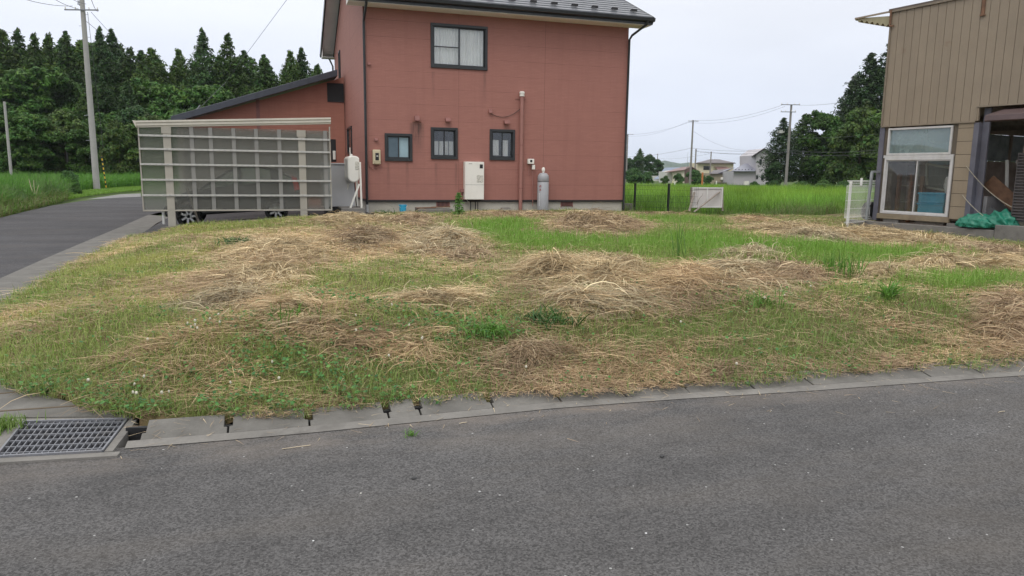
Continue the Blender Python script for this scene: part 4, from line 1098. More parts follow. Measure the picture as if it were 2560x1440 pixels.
for (px_, py_, D, pr, wd, lb) in (
        (1588, 424, 118, BSH[0], .95, 'large round green bush beside the red house, beyond the paddy'),
        (1622, 432, 122, BSH[0], .7, 'smaller bush right of the large round one'),
        (1665, 441, 120, BSH[1], .8, 'pale green low bush in front of the white shed'),
        (1697, 436, 116, BSH[0], .7, 'bush left of the middle utility pole'),
        (1738, 428, 118, BSH[0], .9, 'bush between the pole and the orange post'),
        (1772, 441, 112, BSH[0], .7, 'bush right of the orange post'),
        (1888, 455, 88, BSH[0], .9, 'low dark bush by the grey house garden'),
        (1935, 452, 90, BSH[0], 1.0, 'low bush left of the near utility pole foot'),
        (2010, 455, 82, BSH[0], 1.3, 'weedy bank bush right of the pole foot'),
        (2060, 452, 84, BSH[1], 1.3, 'pale weedy bush on the paddy bank'),
        (2115, 455, 80, BSH[0], 1.3, 'weedy bank bush behind the white mesh fence'),
        (2170, 452, 82, BSH[1], 1.3, 'weedy bush behind the leaning grey frame'),
        (80, 462, 40, BSH[0], .5, 'leafy bush rising from the roadside weeds at far left'),
        (165, 432, 43, BSH[0], .62, 'leafy roadside bush left of the tall concrete pole'),
        (190, 470, 41, BSH[1], .5, 'pale green leafy weed clump at the foot of the tall pole')):
    g = gpt(px_, D); plant(pr, 'bush', g, max(.5, pt(px_, py_, D)[2]), lb, 'bush', None, wd)

# ------------------------------------------------------------------ far hills
b = MB(); prof = [(1480, 418), (1560, 414), (1600, 409), (1640, 405), (1662, 401), (1680, 405), (1700, 408.5), (1722, 406), (1745, 409), (1775, 413), (1820, 421), (1880, 427), (1960, 432)]
top = [pt(px_, py_, 3000) for px_, py_ in prof]; ft = [gpt(px_, 2300, -2) for px_, py_ in prof]; bk = [gpt(px_, 3900, -2) for px_, py_ in prof]
n = len(prof); b.add(ft + top + bk, [(i, i + 1, n + i + 1, n + i) for i in range(n - 1)] + [(n + i, n + i + 1, 2 * n + i + 1, 2 * n + i) for i in range(n - 1)])
hl = N('hill_forest'); hl.fin(hl.mix(hl.rng(hl.noise(.01, 6), .35, .65, 0, 1), (.03, .06, .025), (.05, .09, .035)), .95, 0, .1)
b.build('hills', hl.m)['kind'] = 'structure'

# ------------------------------------------------------------------ blades
def blades(name, P, az, L, e0, e1, wd, col, m, segs=2, tip=.75, conform=None, parent=None, kind='stuff', roll=None, curl=0.0, taper=.85):
    n = len(P); P = np.asarray(P, float)
    el = e0[:, None] + (e1 - e0)[:, None] * np.linspace(0, 1, segs)[None]
    if np.ndim(curl) == 0: curl = np.full(n, curl)
    aa = az[:, None] + curl[:, None] * np.linspace(0, 1, segs)[None]
    st = (L / segs)[:, None]
    dx = np.cos(el) * np.cos(aa) * st; dy = np.cos(el) * np.sin(aa) * st; dz = np.sin(el) * st
    pos = np.zeros((n, segs + 1, 3)); pos[:, 0] = P
    pos[:, 1:, 0] = P[:, 0:1] + dx.cumsum(1); pos[:, 1:, 1] = P[:, 1:2] + dy.cumsum(1); pos[:, 1:, 2] = P[:, 2:3] + dz.cumsum(1)
    if conform is not None: pos[:, :, 2] = np.maximum(pos[:, :, 2], conform(pos[:, :, 0], pos[:, :, 1]) + .006)
    if roll is None: roll = rng.normal(0, .5, n)
    sx, sy = -np.sin(az) * np.cos(roll), np.cos(az) * np.cos(roll); sz = np.sin(roll)
    W = np.stack([sx, sy, sz], 1)[:, None, :] * (wd[:, None] * (1 - taper * np.linspace(0, 1, segs + 1)[None] ** 1.7) * .5)[:, :, None]
    V = np.stack([pos - W, pos + W], 2).reshape(-1, 3)
    base = (np.arange(n) * 2 * (segs + 1))[:, None] + (np.arange(segs) * 2)[None]
    Q = np.stack([base, base + 1, base + 3, base + 2], 2).reshape(-1, 4)
    tt = np.linspace(1, tip, segs + 1)[None, :, None]
    c = (col[:, None, :] * tt).repeat(2, 1).reshape(n, segs + 1, 2, 3) if False else np.repeat((col[:, None, :] * tt)[:, :, None, :], 2, 2)
    o = np_mesh(name, V, Q, m, c.reshape(-1, 3), parent)
    if kind: o['kind'] = kind
    return o
def pick(n, pal, var=.12):
    pal = np.array(pal); c = pal[rng.integers(0, len(pal), n)]; return np.clip(c * rng.normal(1, var, (n, 1)), .004, .9)
def vnoise(x, y, s, seed=0):
    r = np.random.default_rng(seed); k = r.normal(size=(7, 2)) / s; ph = r.uniform(0, 6.28, 7)
    return sum(np.sin(x * k[i, 0] * 2 + y * k[i, 1] * 2 + ph[i]) for i in range(7)) / 7 ** .5 / .72

# paddy to the right of the house
rng = np.random.default_rng(5)
n = 95000
px_ = rng.uniform(1545, 2330, n); D = 22 + 56 * rng.random(n) ** 1.25
dirs = np.stack([ray(q, hor(q)) for q in np.linspace(1540, 2340, 81)]); di = np.interp(px_, np.linspace(1540, 2340, 81), dirs[:, 0]), np.interp(px_, np.linspace(1540, 2340, 81), dirs[:, 1])
k = D / (di[0] * fw[0] + di[1] * fw[1]); P = np.stack([di[0] * k, di[1] * k, np.zeros(n)], 1)
ok = (P[:, 0] > 10.95) & (P[:, 1] > 23.2 - .0 * P[:, 0]) & ~((P[:, 0] < 14.9) & (P[:, 0] > 13.9) & (P[:, 1] < 23.3))
P = P[ok]; D = D[ok]; n = len(P)
pn = vnoise(P[:, 0], P[:, 1], 7, 3)
col = pick(n, [(.145, .30, .034), (.12, .26, .036), (.175, .33, .04)], .2)
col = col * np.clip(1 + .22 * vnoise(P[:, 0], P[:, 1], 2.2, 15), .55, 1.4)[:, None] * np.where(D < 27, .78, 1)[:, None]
yl = np.clip(.5 + .5 * pn, 0, 1)[:, None] * np.clip((P[:, 0:1] - 14) / 10, 0, 1); col = col * (1 - .6 * yl) + np.array([.255, .40, .035]) * .6 * yl
hgt = .60 + .14 * rng.normal(size=n) + .09 * pn + .07 * vnoise(P[:, 0], P[:, 1], .8, 16) + np.where(P[:, 1] < 26.5, .12 * rng.normal(size=n), 0)
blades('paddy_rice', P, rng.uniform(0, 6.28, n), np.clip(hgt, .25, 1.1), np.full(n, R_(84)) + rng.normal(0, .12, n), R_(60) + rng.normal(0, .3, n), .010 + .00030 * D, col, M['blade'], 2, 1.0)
# weedy margin of the paddy
n = 16000
P = np.stack([rng.uniform(10.95, 24, n), 21.6 + 2.6 * rng.random(n) , np.zeros(n)], 1); P[:, 2] = T(P[:, 0], P[:, 1])
pn = vnoise(P[:, 0], P[:, 1], 1.2, 8)
col = pick(n, [(.10, .20, .035), (.13, .25, .04), (.16, .20, .07), (.20, .18, .09)], .15)
k_ = ~((P[:, 0] > 13.5) & (P[:, 0] < 15.6) & (P[:, 1] < 23.0) & (rng.random(n) < .75)); P, pn, col = P[k_], pn[k_], col[k_]; n = len(P)
blades('margin_weeds', P, rng.uniform(0, 6.28, n), np.clip(.34 + .22 * pn + .08 * rng.normal(size=n), .1, .95) * np.where((P[:, 0] > 13.2) & (P[:, 0] < 15.9) & (P[:, 1] < 23.0), .3, 1), R_(75) + rng.normal(0, .25, n), R_(35) + rng.normal(0, .4, n), np.full(n, .011), col, M['blade'], 3, 1.0)

# tall grass beyond the side road, on the left
n = 70000
px_ = rng.uniform(-60, 470, n); bp = np.array([(-60, 556), (0, 541), (60, 526), (130, 509), (200, 492), (260, 484), (352, 476), (470, 470)], float)
bd = np.array([(lambda q: q @ fw)(onz(x_, y_, 0)) for x_, y_ in bp])
D0 = np.interp(px_, bp[:, 0], bd); u = rng.random(n); D = D0 + (68 - D0) * u ** 1.35
dl = np.linspace(-70, 480, 56); dirs = np.stack([ray(q, hor(q)) for q in dl]); dx_, dy_ = np.interp(px_, dl, dirs[:, 0]), np.interp(px_, dl, dirs[:, 1])
k = D / (dx_ * fw[0] + dy_ * fw[1]); P = np.stack([dx_ * k, dy_ * k, np.zeros(n)], 1)
edge = D - D0; tall = ss(edge / 5); pn = vnoise(P[:, 0], P[:, 1], 2.5, 21)
hg = .22 + (.78 + .16 * pn) * tall + .12 * rng.normal(size=n)
hg = np.where(px_ > 165, np.where(edge < 9, .12 + .05 * rng.random(n), np.maximum(hg, 1.0)), hg)
col = pick(n, [(.075, .20, .028), (.10, .25, .032), (.13, .29, .04)], .15)
wd_ = (px_ < 175) & (pn < .2); col[wd_] = pick(int(wd_.sum()), [(.055, .13, .028), (.08, .16, .035), (.12, .17, .05)], .18)
fr = edge < 2.5; col[fr] = pick(int(fr.sum()), [(.10, .19, .03), (.15, .19, .05), (.20, .17, .09), (.11, .22, .03)], .15)
vg = (px_ > 165) & (edge < 9); col[vg] = pick(int(vg.sum()), [(.15, .29, .035), (.19, .32, .05)], .1)
blades('tall_grass', P, rng.uniform(0, 6.28, n), np.clip(hg, .08, 1.35), R_(82) + rng.normal(0, .2, n), R_(30) + rng.normal(0, .5, n), .012 + .00035 * D, col, M['blade'], 3, 1.0)

# ------------------------------------------------------------------ the mown lot: what is straw and what is green
def ell(px, py, rx, ry, z=.42):
    c = onz(px, py, z)[:2]; u = onz(px + rx, py, z)[:2] - c; v = (onz(px, py - ry, z)[:2] - onz(px, py + ry, z)[:2]) / 2
    c = (onz(px, py - ry, z)[:2] + onz(px, py + ry, z)[:2]) / 2
    return c, np.linalg.inv(np.stack([u, v], 1))
def efall(E, x, y, p=1.0):
    c, A = E; dx, dy = x - c[0], y - c[1]
    q = (A[0, 0] * dx + A[0, 1] * dy) ** 2 + (A[1, 0] * dx + A[1, 1] * dy) ** 2
    return np.exp(-q * p)
STRAW = [(860, 560, 120, 14), (1030, 556, 80, 14), (1110, 610, 150, 40), (880, 620, 150, 45), (680, 640, 160, 60), (560, 720, 180, 60), (700, 770, 190, 40), (930, 800, 180, 20), (1090, 740, 180, 28),
         (1480, 580, 200, 26), (1300, 540, 150, 12), (1450, 690, 190, 42), (1500, 745, 240, 25), (1750, 715, 220, 32), (1980, 700, 180, 30), (2280, 665, 200, 24), (2480, 660, 120, 20), (1880, 640, 140, 14), (2020, 595, 190, 26),
         (2250, 600, 200, 22), (2460, 625, 140, 24), (1880, 552, 70, 12), (1670, 542, 120, 12), (2520, 760, 90, 45), (1330, 810, 90, 30), (1480, 880, 260, 55), (2100, 855, 340, 50), (2350, 850, 200, 60), (1850, 860, 240, 45), (980, 900, 200, 40), (1560, 850, 260, 40), (1700, 920, 260, 30), (620, 860, 200, 30)]
GREEN = [(1250, 590, 180, 26), (1400, 610, 140, 22), (1000, 700, 220, 26), (1720, 610, 220, 30), (2150, 640, 330, 26), (2420, 700, 200, 26), (1650, 775, 220, 22), (1880, 765, 200, 22), (200, 930, 260, 55), (430, 1010, 300, 45), (1000, 970, 300, 28), (560, 560, 180, 10), (330, 620, 120, 18), (1420, 960, 200, 24), (2150, 920, 400, 26), (1500, 545, 60, 8), (760, 850, 300, 28), (1680, 560, 140, 14), (1960, 620, 120, 12), (250, 760, 300, 40), (120, 850, 200, 60), (400, 660, 120, 20)]
ES = [ell(*q) for q in STRAW]; EG = [ell(*q) for q in GREEN]
def straw_at(x, y):
    s = .41 + .17 * vnoise(x, y, .55, 40) + .12 * vnoise(x, y, 1.7, 41) + .16 * vnoise(x, y, .17, 42)
    for E in ES: s = s + .42 * efall(E, x, y)
    for E in EG: s = s - .46 * efall(E, x, y)
    s = s - .22 * (1 - ss((y - yb(x)) / .55))
    return np.clip(s, .10, .95)
def lot_points(n, dmin=4.4, dmax=24.5, pw=1.0):
    px = rng.uniform(-260, 2780, n); D = dmin + (dmax - dmin) * rng.random(n) ** pw
    ql = np.linspace(-280, 2800, 200); dirs = np.stack([ray(q, hor(q)) for q in ql]); dx, dy = np.interp(px, ql, dirs[:, 0]), np.interp(px, ql, dirs[:, 1])
    k = D / (dx * fw[0] + dy * fw[1]); x, y = dx * k, dy * k
    j = .10 * vnoise(x, y, .25, 77)
    ok = (y > yb(x) + .03 + j * .5) & (x > xl(y) + .02 + j * .35) & (x < 22) & (y < 22.4)
    ok &= ~((x > 2.55) & (x < 10.85) & (y > 21.3)) & ~((x < 2.75) & (y > 18.95 + .04 * (x - 2)))
    ok &= ~((x > 13.4) & ((x - 14.3) * .985 + (y - 14.5) * .174 > -.30) & (y < 15.2))
    return x[ok], y[ok], D[ok]
# heaps of cut grass: (pixel centre, half width, half depth, height, colour, label)
TAN = [(.50, .385, .245), (.42, .31, .19), (.56, .45, .30), (.36, .26, .16)]
BRN = [(.30, .205, .135), (.37, .265, .18), (.24, .16, .11), (.44, .34, .23)]
GRY = [(.46, .375, .26), (.37, .295, .20), (.54, .45, .31), (.30, .23, .165)]
RED = [(.40, .275, .17), (.32, .21, .13), (.46, .34, .21)]
HEAPS = [(860, 562, 70, 13, .20, TAN, 'straw heap below the storage shed and kerosene tank'), (945, 560, 48, 12, .17, TAN, 'low straw heap in front of the left downpipe'),
         (1030, 560, 55, 16, .24, BRN, 'brownish straw heap in front of the blue bucket'), (1110, 615, 95, 30, .26, GRY, 'rounded grey straw heap with arching stems left of the bright grass'),
         (910, 608, 90, 26, .18, BRN, 'brown straw heap in the middle left of the lot'), (1165, 640, 80, 14, .10, BRN, 'thin brown tail of straw right of the arching grey heap'),
         (690, 640, 120, 34, .20, TAN, 'wide tan straw heap below the carport rear wheel'), (640, 700, 120, 30, .18, TAN, 'tan straw heap with long bent stems near the left road'),
         (560, 745, 110, 22, .16, GRY, 'pale straw heap at the left, nearest the side road'), (740, 785, 110, 26, .22, TAN, 'long bundle of straw arching over green weeds at left centre'),
         (930, 808, 150, 14, .14, RED, 'reddish brown straw edge along the bank crest'), (1090, 742, 120, 18, .16, TAN, 'flat straw bundle left of the biggest heap'),
         (1480, 580, 130, 26, .38, BRN, 'large brown domed straw heap below the grey gas cylinder'), (1300, 541, 110, 10, .20, BRN, 'long brown straw bank against the house foundation'),
         (1400, 690, 105, 30, .30, TAN, 'left hump of the biggest straw heap at lot centre'), (1520, 690, 100, 30, .32, TAN, 'tall arching hump of the biggest straw heap at lot centre'),
         (1500, 745, 160, 18, .16, GRY, 'grey straw apron at the foot of the biggest heap'), (1730, 712, 100, 24, .28, RED, 'dark reddish straw heap right of the biggest heap'),
         (1850, 700, 90, 26, .28, GRY, 'straw heap with drooping stems in the right centre row'), (1975, 695, 95, 24, .26, BRN, 'brown straw heap ending the right centre row'),
         (2225, 690, 110, 16, .18, TAN, 'long low straw row on the right below the bright grass'), (2345, 668, 85, 20, .26, TAN, 'peaked straw heap below the workshop window'),
         (2490, 664, 90, 14, .16, TAN, 'straw heap below the green tarpaulin'), (1885, 640, 95, 13, .16, GRY, 'grey brown straw strip in the bright grass at right'),
         (2045, 602, 105, 14, .20, GRY, 'dark grey straw mound in front of the white mesh fence'), (1990, 578, 120, 14, .18, TAN, 'tan straw bank left of the white mesh fence'),
         (2180, 590, 130, 16, .20, TAN, 'tan straw bank under the workshop window wall'), (2330, 608, 130, 18, .20, TAN, 'tan straw bank below the workshop corner'), (2480, 628, 110, 20, .18, BRN, 'brownish straw bank below the concrete base at right'),
         (1880, 552, 60, 11, .20, RED, 'small reddish straw heap right of the white board'), (1650, 541, 90, 11, .16, BRN, 'brown straw bank below the black mesh fence'),
         (2525, 755, 60, 34, .26, BRN, 'dark straw clump at the right edge of the bank'), (1335, 815, 120, 26, .12, BRN, 'brown flattened straw patch on the bank crest at centre')]
HE = [(ell(q[0], q[1], q[2], q[3]), q[4] * (.30 if q[1] > 770 else .44 if q[1] > 570 else .36)) for q in HEAPS]
def TH(x, y):
    z = T(x, y); h = np.zeros_like(z)
    for E, hh in HE: h = np.maximum(h, hh * efall(E, x, y, 1.3))
    return z + h * np.clip(1 + .5 * vnoise(x, y, .22, 60), .25, 2)
for pal_ in (TAN, BRN, GRY, RED): pal_[:] = [(a_ * .98, b_ * 1.015, c_ * .95) for a_, b_, c_ in pal_]
M['mound'] = mat('straw_mound', (.27, .20, .125), .95, 9, .35, bump=.8)
rng = np.random.default_rng(17)
for i, (px, py, rx, ry, hh, pal, lb) in enumerate(HEAPS):
    E = HE[i][0]; B = np.linalg.inv(E[1]); c0 = np.array(E[0])
    root = empty('straw_heap', (c0[0], c0[1], float(T(c0[0], c0[1]))), lb, 'straw heap', 'heaps of cut dry grass on the lot')
    rl = np.array(root.location)
    # low mound under the stems
    nr, na = 7, 22; V = [(c0[0], c0[1], float(TH(c0[0], c0[1])) - .01)]; F = []
    for r_ in range(1, nr + 1):
        for a_ in range(na):
            t = 2 * math.pi * a_ / na; q = c0 + B @ (np.array([math.cos(t), math.sin(t)]) * 1.25 * r_ / nr)
            V.append((q[0], q[1], float(TH(q[0], q[1])) - .01 - (.06 if r_ == nr else 0)))
    for a_ in range(na): F.append((0, 1 + a_, 1 + (a_ + 1) % na))
    for r_ in range(nr - 1):
        for a_ in range(na): p0 = 1 + r_ * na; F.append((p0 + a_, p0 + na + a_, p0 + na + (a_ + 1) % na, p0 + (a_ + 1) % na))
    mb = MB(); mb.v = V; mb.f = F; mb.build('mound', M['mound'], root, smooth=True)
    area = abs(np.linalg.det(B)) * math.pi; dist = math.hypot(*c0)
    n = int(min(9500, max(1500, area * 9000 / max(dist, 6) * 3.0)))
    q = rng.normal(0, .52, (n, 2)); xy = c0 + q @ B.T; keep_ = ((q ** 2).sum(1) < 2.0) & (rng.random(len(q)) < np.clip(1.25 - (q ** 2).sum(1) * .55 + .75 * vnoise(xy[:, 0], xy[:, 1], .20, 500 + i), .03, 1))
    xy = xy[keep_]; n = len(xy)
    z = TH(xy[:, 0], xy[:, 1])
    ax = math.atan2(B[1, 0], B[0, 0]); sw = 1.3 * vnoise(xy[:, 0], xy[:, 1], .5, 100 + i)
    az = ax + sw + rng.normal(0, .40, n) + np.where(rng.random(n) < .5, math.pi, 0)
    L = np.where(rng.random(n) < .45, rng.uniform(.05, .18, n), rng.uniform(.15, .46, n) * (1.15 if hh > .24 and py < 770 else .5 if py > 770 else .75 if py < 575 else 1))
    arch_ = rng.random(n) < (.13 if 575 < py < 770 else .06)
    e0 = np.where(arch_, rng.uniform(R_(25), R_(58), n), rng.uniform(R_(-4), R_(17), n)); e1 = np.where(arch_, rng.uniform(R_(-70), R_(-25), n), rng.uniform(R_(-45), R_(-5), n))
    lum = 1 + .22 * vnoise(xy[:, 0], xy[:, 1], .16, 300 + i)
    col = 1.02 * pick(n, pal, .20) * np.clip(lum, .45, 1.5)[:, None]
    hi_ = rng.random(n) < (.12 if dist > 7.5 else .05); L = np.where(hi_, rng.uniform(.25, .5, n) * (.5 if py > 770 else 1), L); wk_ = np.where(hi_, 1.35, 1.0); col = np.where(hi_[:, None], col * 1.2, col)
    o = blades('stems', np.stack([xy[:, 0] , xy[:, 1], z + rng.uniform(-.01, .05, n)], 1), az, L, e0, e1, (.0034 + .00030 * dist) * wk_ * rng.uniform(.6, 1.3, n), col, M['straw'], 4, 1.0, TH, None, None, rng.normal(0, .6, n), rng.normal(0, .8, n), .6)
    o.parent = root; o.matrix_parent_inverse = Matrix.Translation(-Vector(rl)); 

# loose straw over the whole lot
rng = np.random.default_rng(23)
x, y, D = lot_points(700000, 4.4, 24.5, 1.25)
s = straw_at(x, y); k = rng.random(len(x)) < s * (.45 + .55 * s)
x, y, D, s = x[k], y[k], D[k], s[k]; n = len(x)
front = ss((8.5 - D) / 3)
ang = 1.5 * vnoise(x, y, .7, 51)
az = ang + rng.normal(0, .7, n) + np.where(rng.random(n) < .5, math.pi, 0)
L = rng.uniform(.06, .28, n) * (1 + .4 * s)
col = pick(n, [(.60, .46, .275), (.52, .385, .225), (.42, .30, .175), (.68, .55, .34), (.36, .26, .155)], .16)
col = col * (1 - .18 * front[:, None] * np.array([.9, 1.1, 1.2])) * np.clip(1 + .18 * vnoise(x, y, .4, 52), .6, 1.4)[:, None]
hi_ = rng.random(n) < .04; L = np.where(hi_, rng.uniform(.2, .42, n), L); wk_ = np.where(hi_, 1.3, 1.0); col = np.where(hi_[:, None], col * 1.2, col)
L = np.where(y - yb(x) < .38, np.minimum(L, .05 + .55 * np.clip(y - yb(x), 0, 1)), L)
pr = np.clip(vnoise(x, y, 1.1, 53), 0, 1)[:, None] * .35; col = col * (1 - pr) + np.array([.36, .255, .18]) * pr
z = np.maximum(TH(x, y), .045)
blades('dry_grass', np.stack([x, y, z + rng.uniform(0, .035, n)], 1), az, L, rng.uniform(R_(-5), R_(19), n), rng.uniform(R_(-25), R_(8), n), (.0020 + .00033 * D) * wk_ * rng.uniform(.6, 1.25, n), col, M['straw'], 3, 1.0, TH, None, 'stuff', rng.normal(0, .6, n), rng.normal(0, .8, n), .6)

# living grass
rng = np.random.default_rng(29)
x, y, D = lot_points(430000, 4.4, 24.5, 1.15)
s = straw_at(x, y); hp = TH(x, y) - T(x, y)
lush = np.clip(sum(efall(ell(*q), x, y) for q in [(1250, 585, 170, 26), (1400, 612, 130, 20), (1720, 610, 220, 28), (2150, 640, 330, 24), (2420, 705, 200, 22), (1960, 620, 130, 12), (1680, 560, 150, 12)]), 0, 1)
k = (rng.random(len(x)) < (1 - s) * .72 + .26 * lush + .16) & (hp < .07)
x, y, D, s, lush = x[k], y[k], D[k], s[k], lush[k]; n = len(x)
yel = np.clip(.5 + .5 * vnoise(x, y, .9, 70), 0, 1)[:, None]; lft = ss((2.2 - x) / 4)[:, None]
col = pick(n, [(.235, .335, .07), (.20, .30, .062), (.285, .345, .095), (.33, .34, .13)], .16)
col = col * (1 - .65 * yel * lft) + np.array([.42, .41, .11]) * .65 * yel * lft
lu = lush[:, None]; col = col * (1 - lu) + pick(n, [(.16, .325, .040), (.185, .355, .050), (.22, .37, .07)], .12) * lu
frt = ss((yb(x) + 1.9 - y) / 1.2)[:, None]; col = col * (1 - .20 * frt * np.array([1.15, .8, .6]))
L = np.where(lush > .4, rng.uniform(.07, .23, n), rng.uniform(.05, .15, n)); L *= 1 + .3 * (rng.random(n) < .05)
z = np.maximum(T(x, y), .04)
blades('grass', np.stack([x, y, z - .005], 1), rng.uniform(0, 6.28, n), L, R_(72) + rng.normal(0, .28, n) - (1 - lush) * .35 * rng.random(n), R_(35) + rng.normal(0, .45, n) + lush * .5, (.0030 + .00040 * D) * rng.uniform(.7, 1.3, n), col, M['blade'], 2, 1.0)

# clover and small leaves on the bank
rng = np.random.default_rng(37)
x, y, D = lot_points(150000, 4.4, 9.5, 1.0)
cl = [ell(*q, .15) for q in ((420, 1015, 330, 45), (150, 960, 220, 30), (800, 860, 260, 50), (1000, 980, 260, 25), (1650, 780, 200, 26), (1850, 775, 200, 24), (2050, 925, 200, 22), (1400, 965, 120, 22), (1150, 870, 120, 30), (700, 940, 160, 30))]
wgt = sum(efall(E, x, y) for E in cl); k = rng.random(len(x)) < np.clip(wgt * .42 + .03, 0, .6) * (vnoise(x, y, .16, 91) > -.5)
x, y = x[k], y[k]; n = len(x)
Nn = unit(np.stack([rng.normal(0, .45, n), rng.normal(0, .45, n), np.ones(n)], 1))
C = np.stack([x, y, np.maximum(T(x, y), .04) + rng.uniform(.02, .085, n)], 1)
V, Q = leaves_np(C, Nn, rng.uniform(.009, .021, n), .85)
col = pick(n, [(.07, .20, .05), (.095, .23, .055), (.115, .25, .06), (.06, .165, .05)], .16)
o = np_mesh('clover', V, Q, M['blade'], np.repeat(col, 4, 0)); o['kind'] = 'stuff'
# clover flower heads
b = MB(); b.lathe([(.001, -.010), (.011, -.006), (.0135, .002), (.010, .010), (.001, .013)], (0, 0, .09), 9); 
fme = b.build('clover_flower', mat('clover_white', (.55, .52, .42), .8, 90, .2)); 
b2 = MB().tube([(0, 0, 0), (.004, 0, .045), (0, 0, .083)], .0016, 5).build('stem', mat('clover_stem', (.1, .2, .05), .6), fme)
tag(fme, 'small white clover flower head standing in the grass of the bank', 'flower', 'white clover flowers on the bank')
FL = [(547, 799), (368, 855), (465, 862), (470, 890), (490, 893), (497, 880), (545, 868), (522, 880), (497, 899), (680, 932), (744, 883), (708, 889), (345, 984), (340, 981), (315, 1031), (548, 1026), (585, 1012), (585, 1028), (550, 1034), (410, 982), (427, 980), (104, 968), (222, 950), (263, 1000), (330, 960), (362, 1004), (695, 1004), (896, 852), (900, 870), (1018, 865), (1055, 880), (1060, 882), (973, 903), (985, 820), (1840, 776), (1960, 760), (1880, 748), (2030, 730), (1900, 745), (1700, 850), (1320, 920), (130, 965), (1845, 910), (2100, 960)]
for i, (px, py) in enumerate(FL):
    q = onz(px, py, .12)
    for _ in range(4): q = onz(px, py, float(T(q[0], q[1])) + .09)
    zf = float(T(q[0], q[1]))
    if i and min(q[1] - float(yb(q[0])), q[0] - float(xl(q[1]))) < .12: continue
    if i == 0: o = fme; st_ = b2
    else:
        o = fme.copy(); COL.objects.link(o); st_ = b2.copy(); COL.objects.link(st_); st_.parent = o
    o.location = (q[0], q[1], zf); o.rotation_euler = (rng.normal(0, .15), rng.normal(0, .15), rng.uniform(0, 6)); s_ = rng.uniform(.45, .8); o.scale = (s_, s_, 1)

# single weeds one can point to
def weed(px, py, n, L, wd, pal, lb, e0=70, e1=20, spread=.06, cat='weed', seed=1, segs=4, z=.42):
    global rng; rng = np.random.default_rng(seed)
    q = onz(px, py, z)
    zc_ = z
    for _ in range(14 if z > .1 else 0): zc_ = .5 * zc_ + .5 * float(TH(q[0], q[1])); q = onz(px, py, zc_)
    P = np.stack([q[0] + rng.normal(0, spread, n), q[1] + rng.normal(0, spread, n), np.full(n, (float(TH(q[0], q[1])) if z > .1 else z) - .01)], 1)
    o = blades('weed_clump', P - q, rng.uniform(0, 6.28, n), rng.uniform(.55, 1.1, n) * L, R_(e0) + rng.normal(0, .25, n), R_(e1) + rng.normal(0, .35, n), np.full(n, wd), pick(n, pal, .15), M['blade'], segs, 1.0, None, None, None)
    o.location = q; tag(o, lb, cat); return o
DG = [(.045, .115, .03), (.06, .14, .035)]; MG = [(.10, .22, .035), (.12, .26, .04)]
weed(597, 612, 160, .26, .018, DG, 'dark green leafy clump in the straw below the carport', 60, -10, .13, seed=1)
weed(1365, 805, 150, .22, .014, DG, 'dark green tuft on the bank crest at lot centre', 60, 0, .10, seed=2)
weed(1225, 838, 120, .30, .012, MG, 'green arching tuft on the bank left of the dark one', 65, -35, .07, seed=3)
weed(1692, 650, 14, .75, .012, [(.09, .19, .045)], 'tall thin reed standing in the bright grass', 84, 60, .05, seed=4)
weed(970, 541, 26, .40, .02, DG, 'long leaved weed beside the blue bucket', 65, -30, .1, seed=5)
weed(1895, 760, 80, .24, .010, MG, 'dark weed clump with upright blade on the right bank', 70, 10, .12, seed=6)
weed(2100, 690, 110, .34, .016, MG, 'broad bright blades before the right centre straw row', 82, 65, .16, seed=7)
weed(2225, 745, 60, .26, .022, MG, 'small leafy plant on the right bank below the straw row', 65, 20, .035, seed=8)
weed(730, 800, 90, .20, .010, MG, 'green weeds under the arching straw bundle', 70, 20, .09, seed=9)
weed(1030, 1088, 40, .07, .005, MG, 'tiny grass tuft growing out of the road surface', 65, 30, .02, seed=10, z=0)
weed(2, 1066, 380, .085, .005, [(.13, .23, .04), (.17, .25, .06)], 'round grass tuft left of the drain grate', 75, 30, .06, seed=11, z=.03)
weed(2470, 820, 60, .34, .009, TAN, 'pale dry tuft fanning out on the right bank', 60, 10, .07, seed=12)
weed(200, 478, 60, .9, .02, [(.45, .36, .24)], 'pale dry stalks sticking up from roadside weeds', 80, 60, .25, seed=13, z=0) if False else None
# leafy plant by the boiler
rng = np.random.default_rng(44)
q = onz(1146, 540, .46); wp_ = empty('leafy_weed', (q[0], q[1], .40), 'tall leafy green weed beside the boiler pipes', 'weed')
m_ = 420; t = rng.random(m_); C = np.stack([rng.normal(0, .085, m_) * (1.1 - .7 * t), rng.normal(0, .085, m_) * (1.1 - .7 * t), .04 + t * .62], 1)
Nn = unit(rng.normal(size=(m_, 3)) + np.array([0, -.4, .8])); V, Q = leaves_np(C, Nn, rng.uniform(.025, .055, m_), .35)
np_mesh('leaves', V, Q, M['blade'], np.repeat(pick(m_, [(.07, .18, .035), (.10, .23, .045), (.13, .26, .06)], .15), 4, 0), wp_)
sb = MB()
for k in range(4): sb.tube([(rng.normal(0, .03), rng.normal(0, .03), 0), (rng.normal(0, .03), rng.normal(0, .03), .3), (rng.normal(0, .03), 0, .58)], [.008, .006, .002], 5)
sb.build('stem', mat('weed_stem', (.1, .2, .05), .6), wp_, world=False)

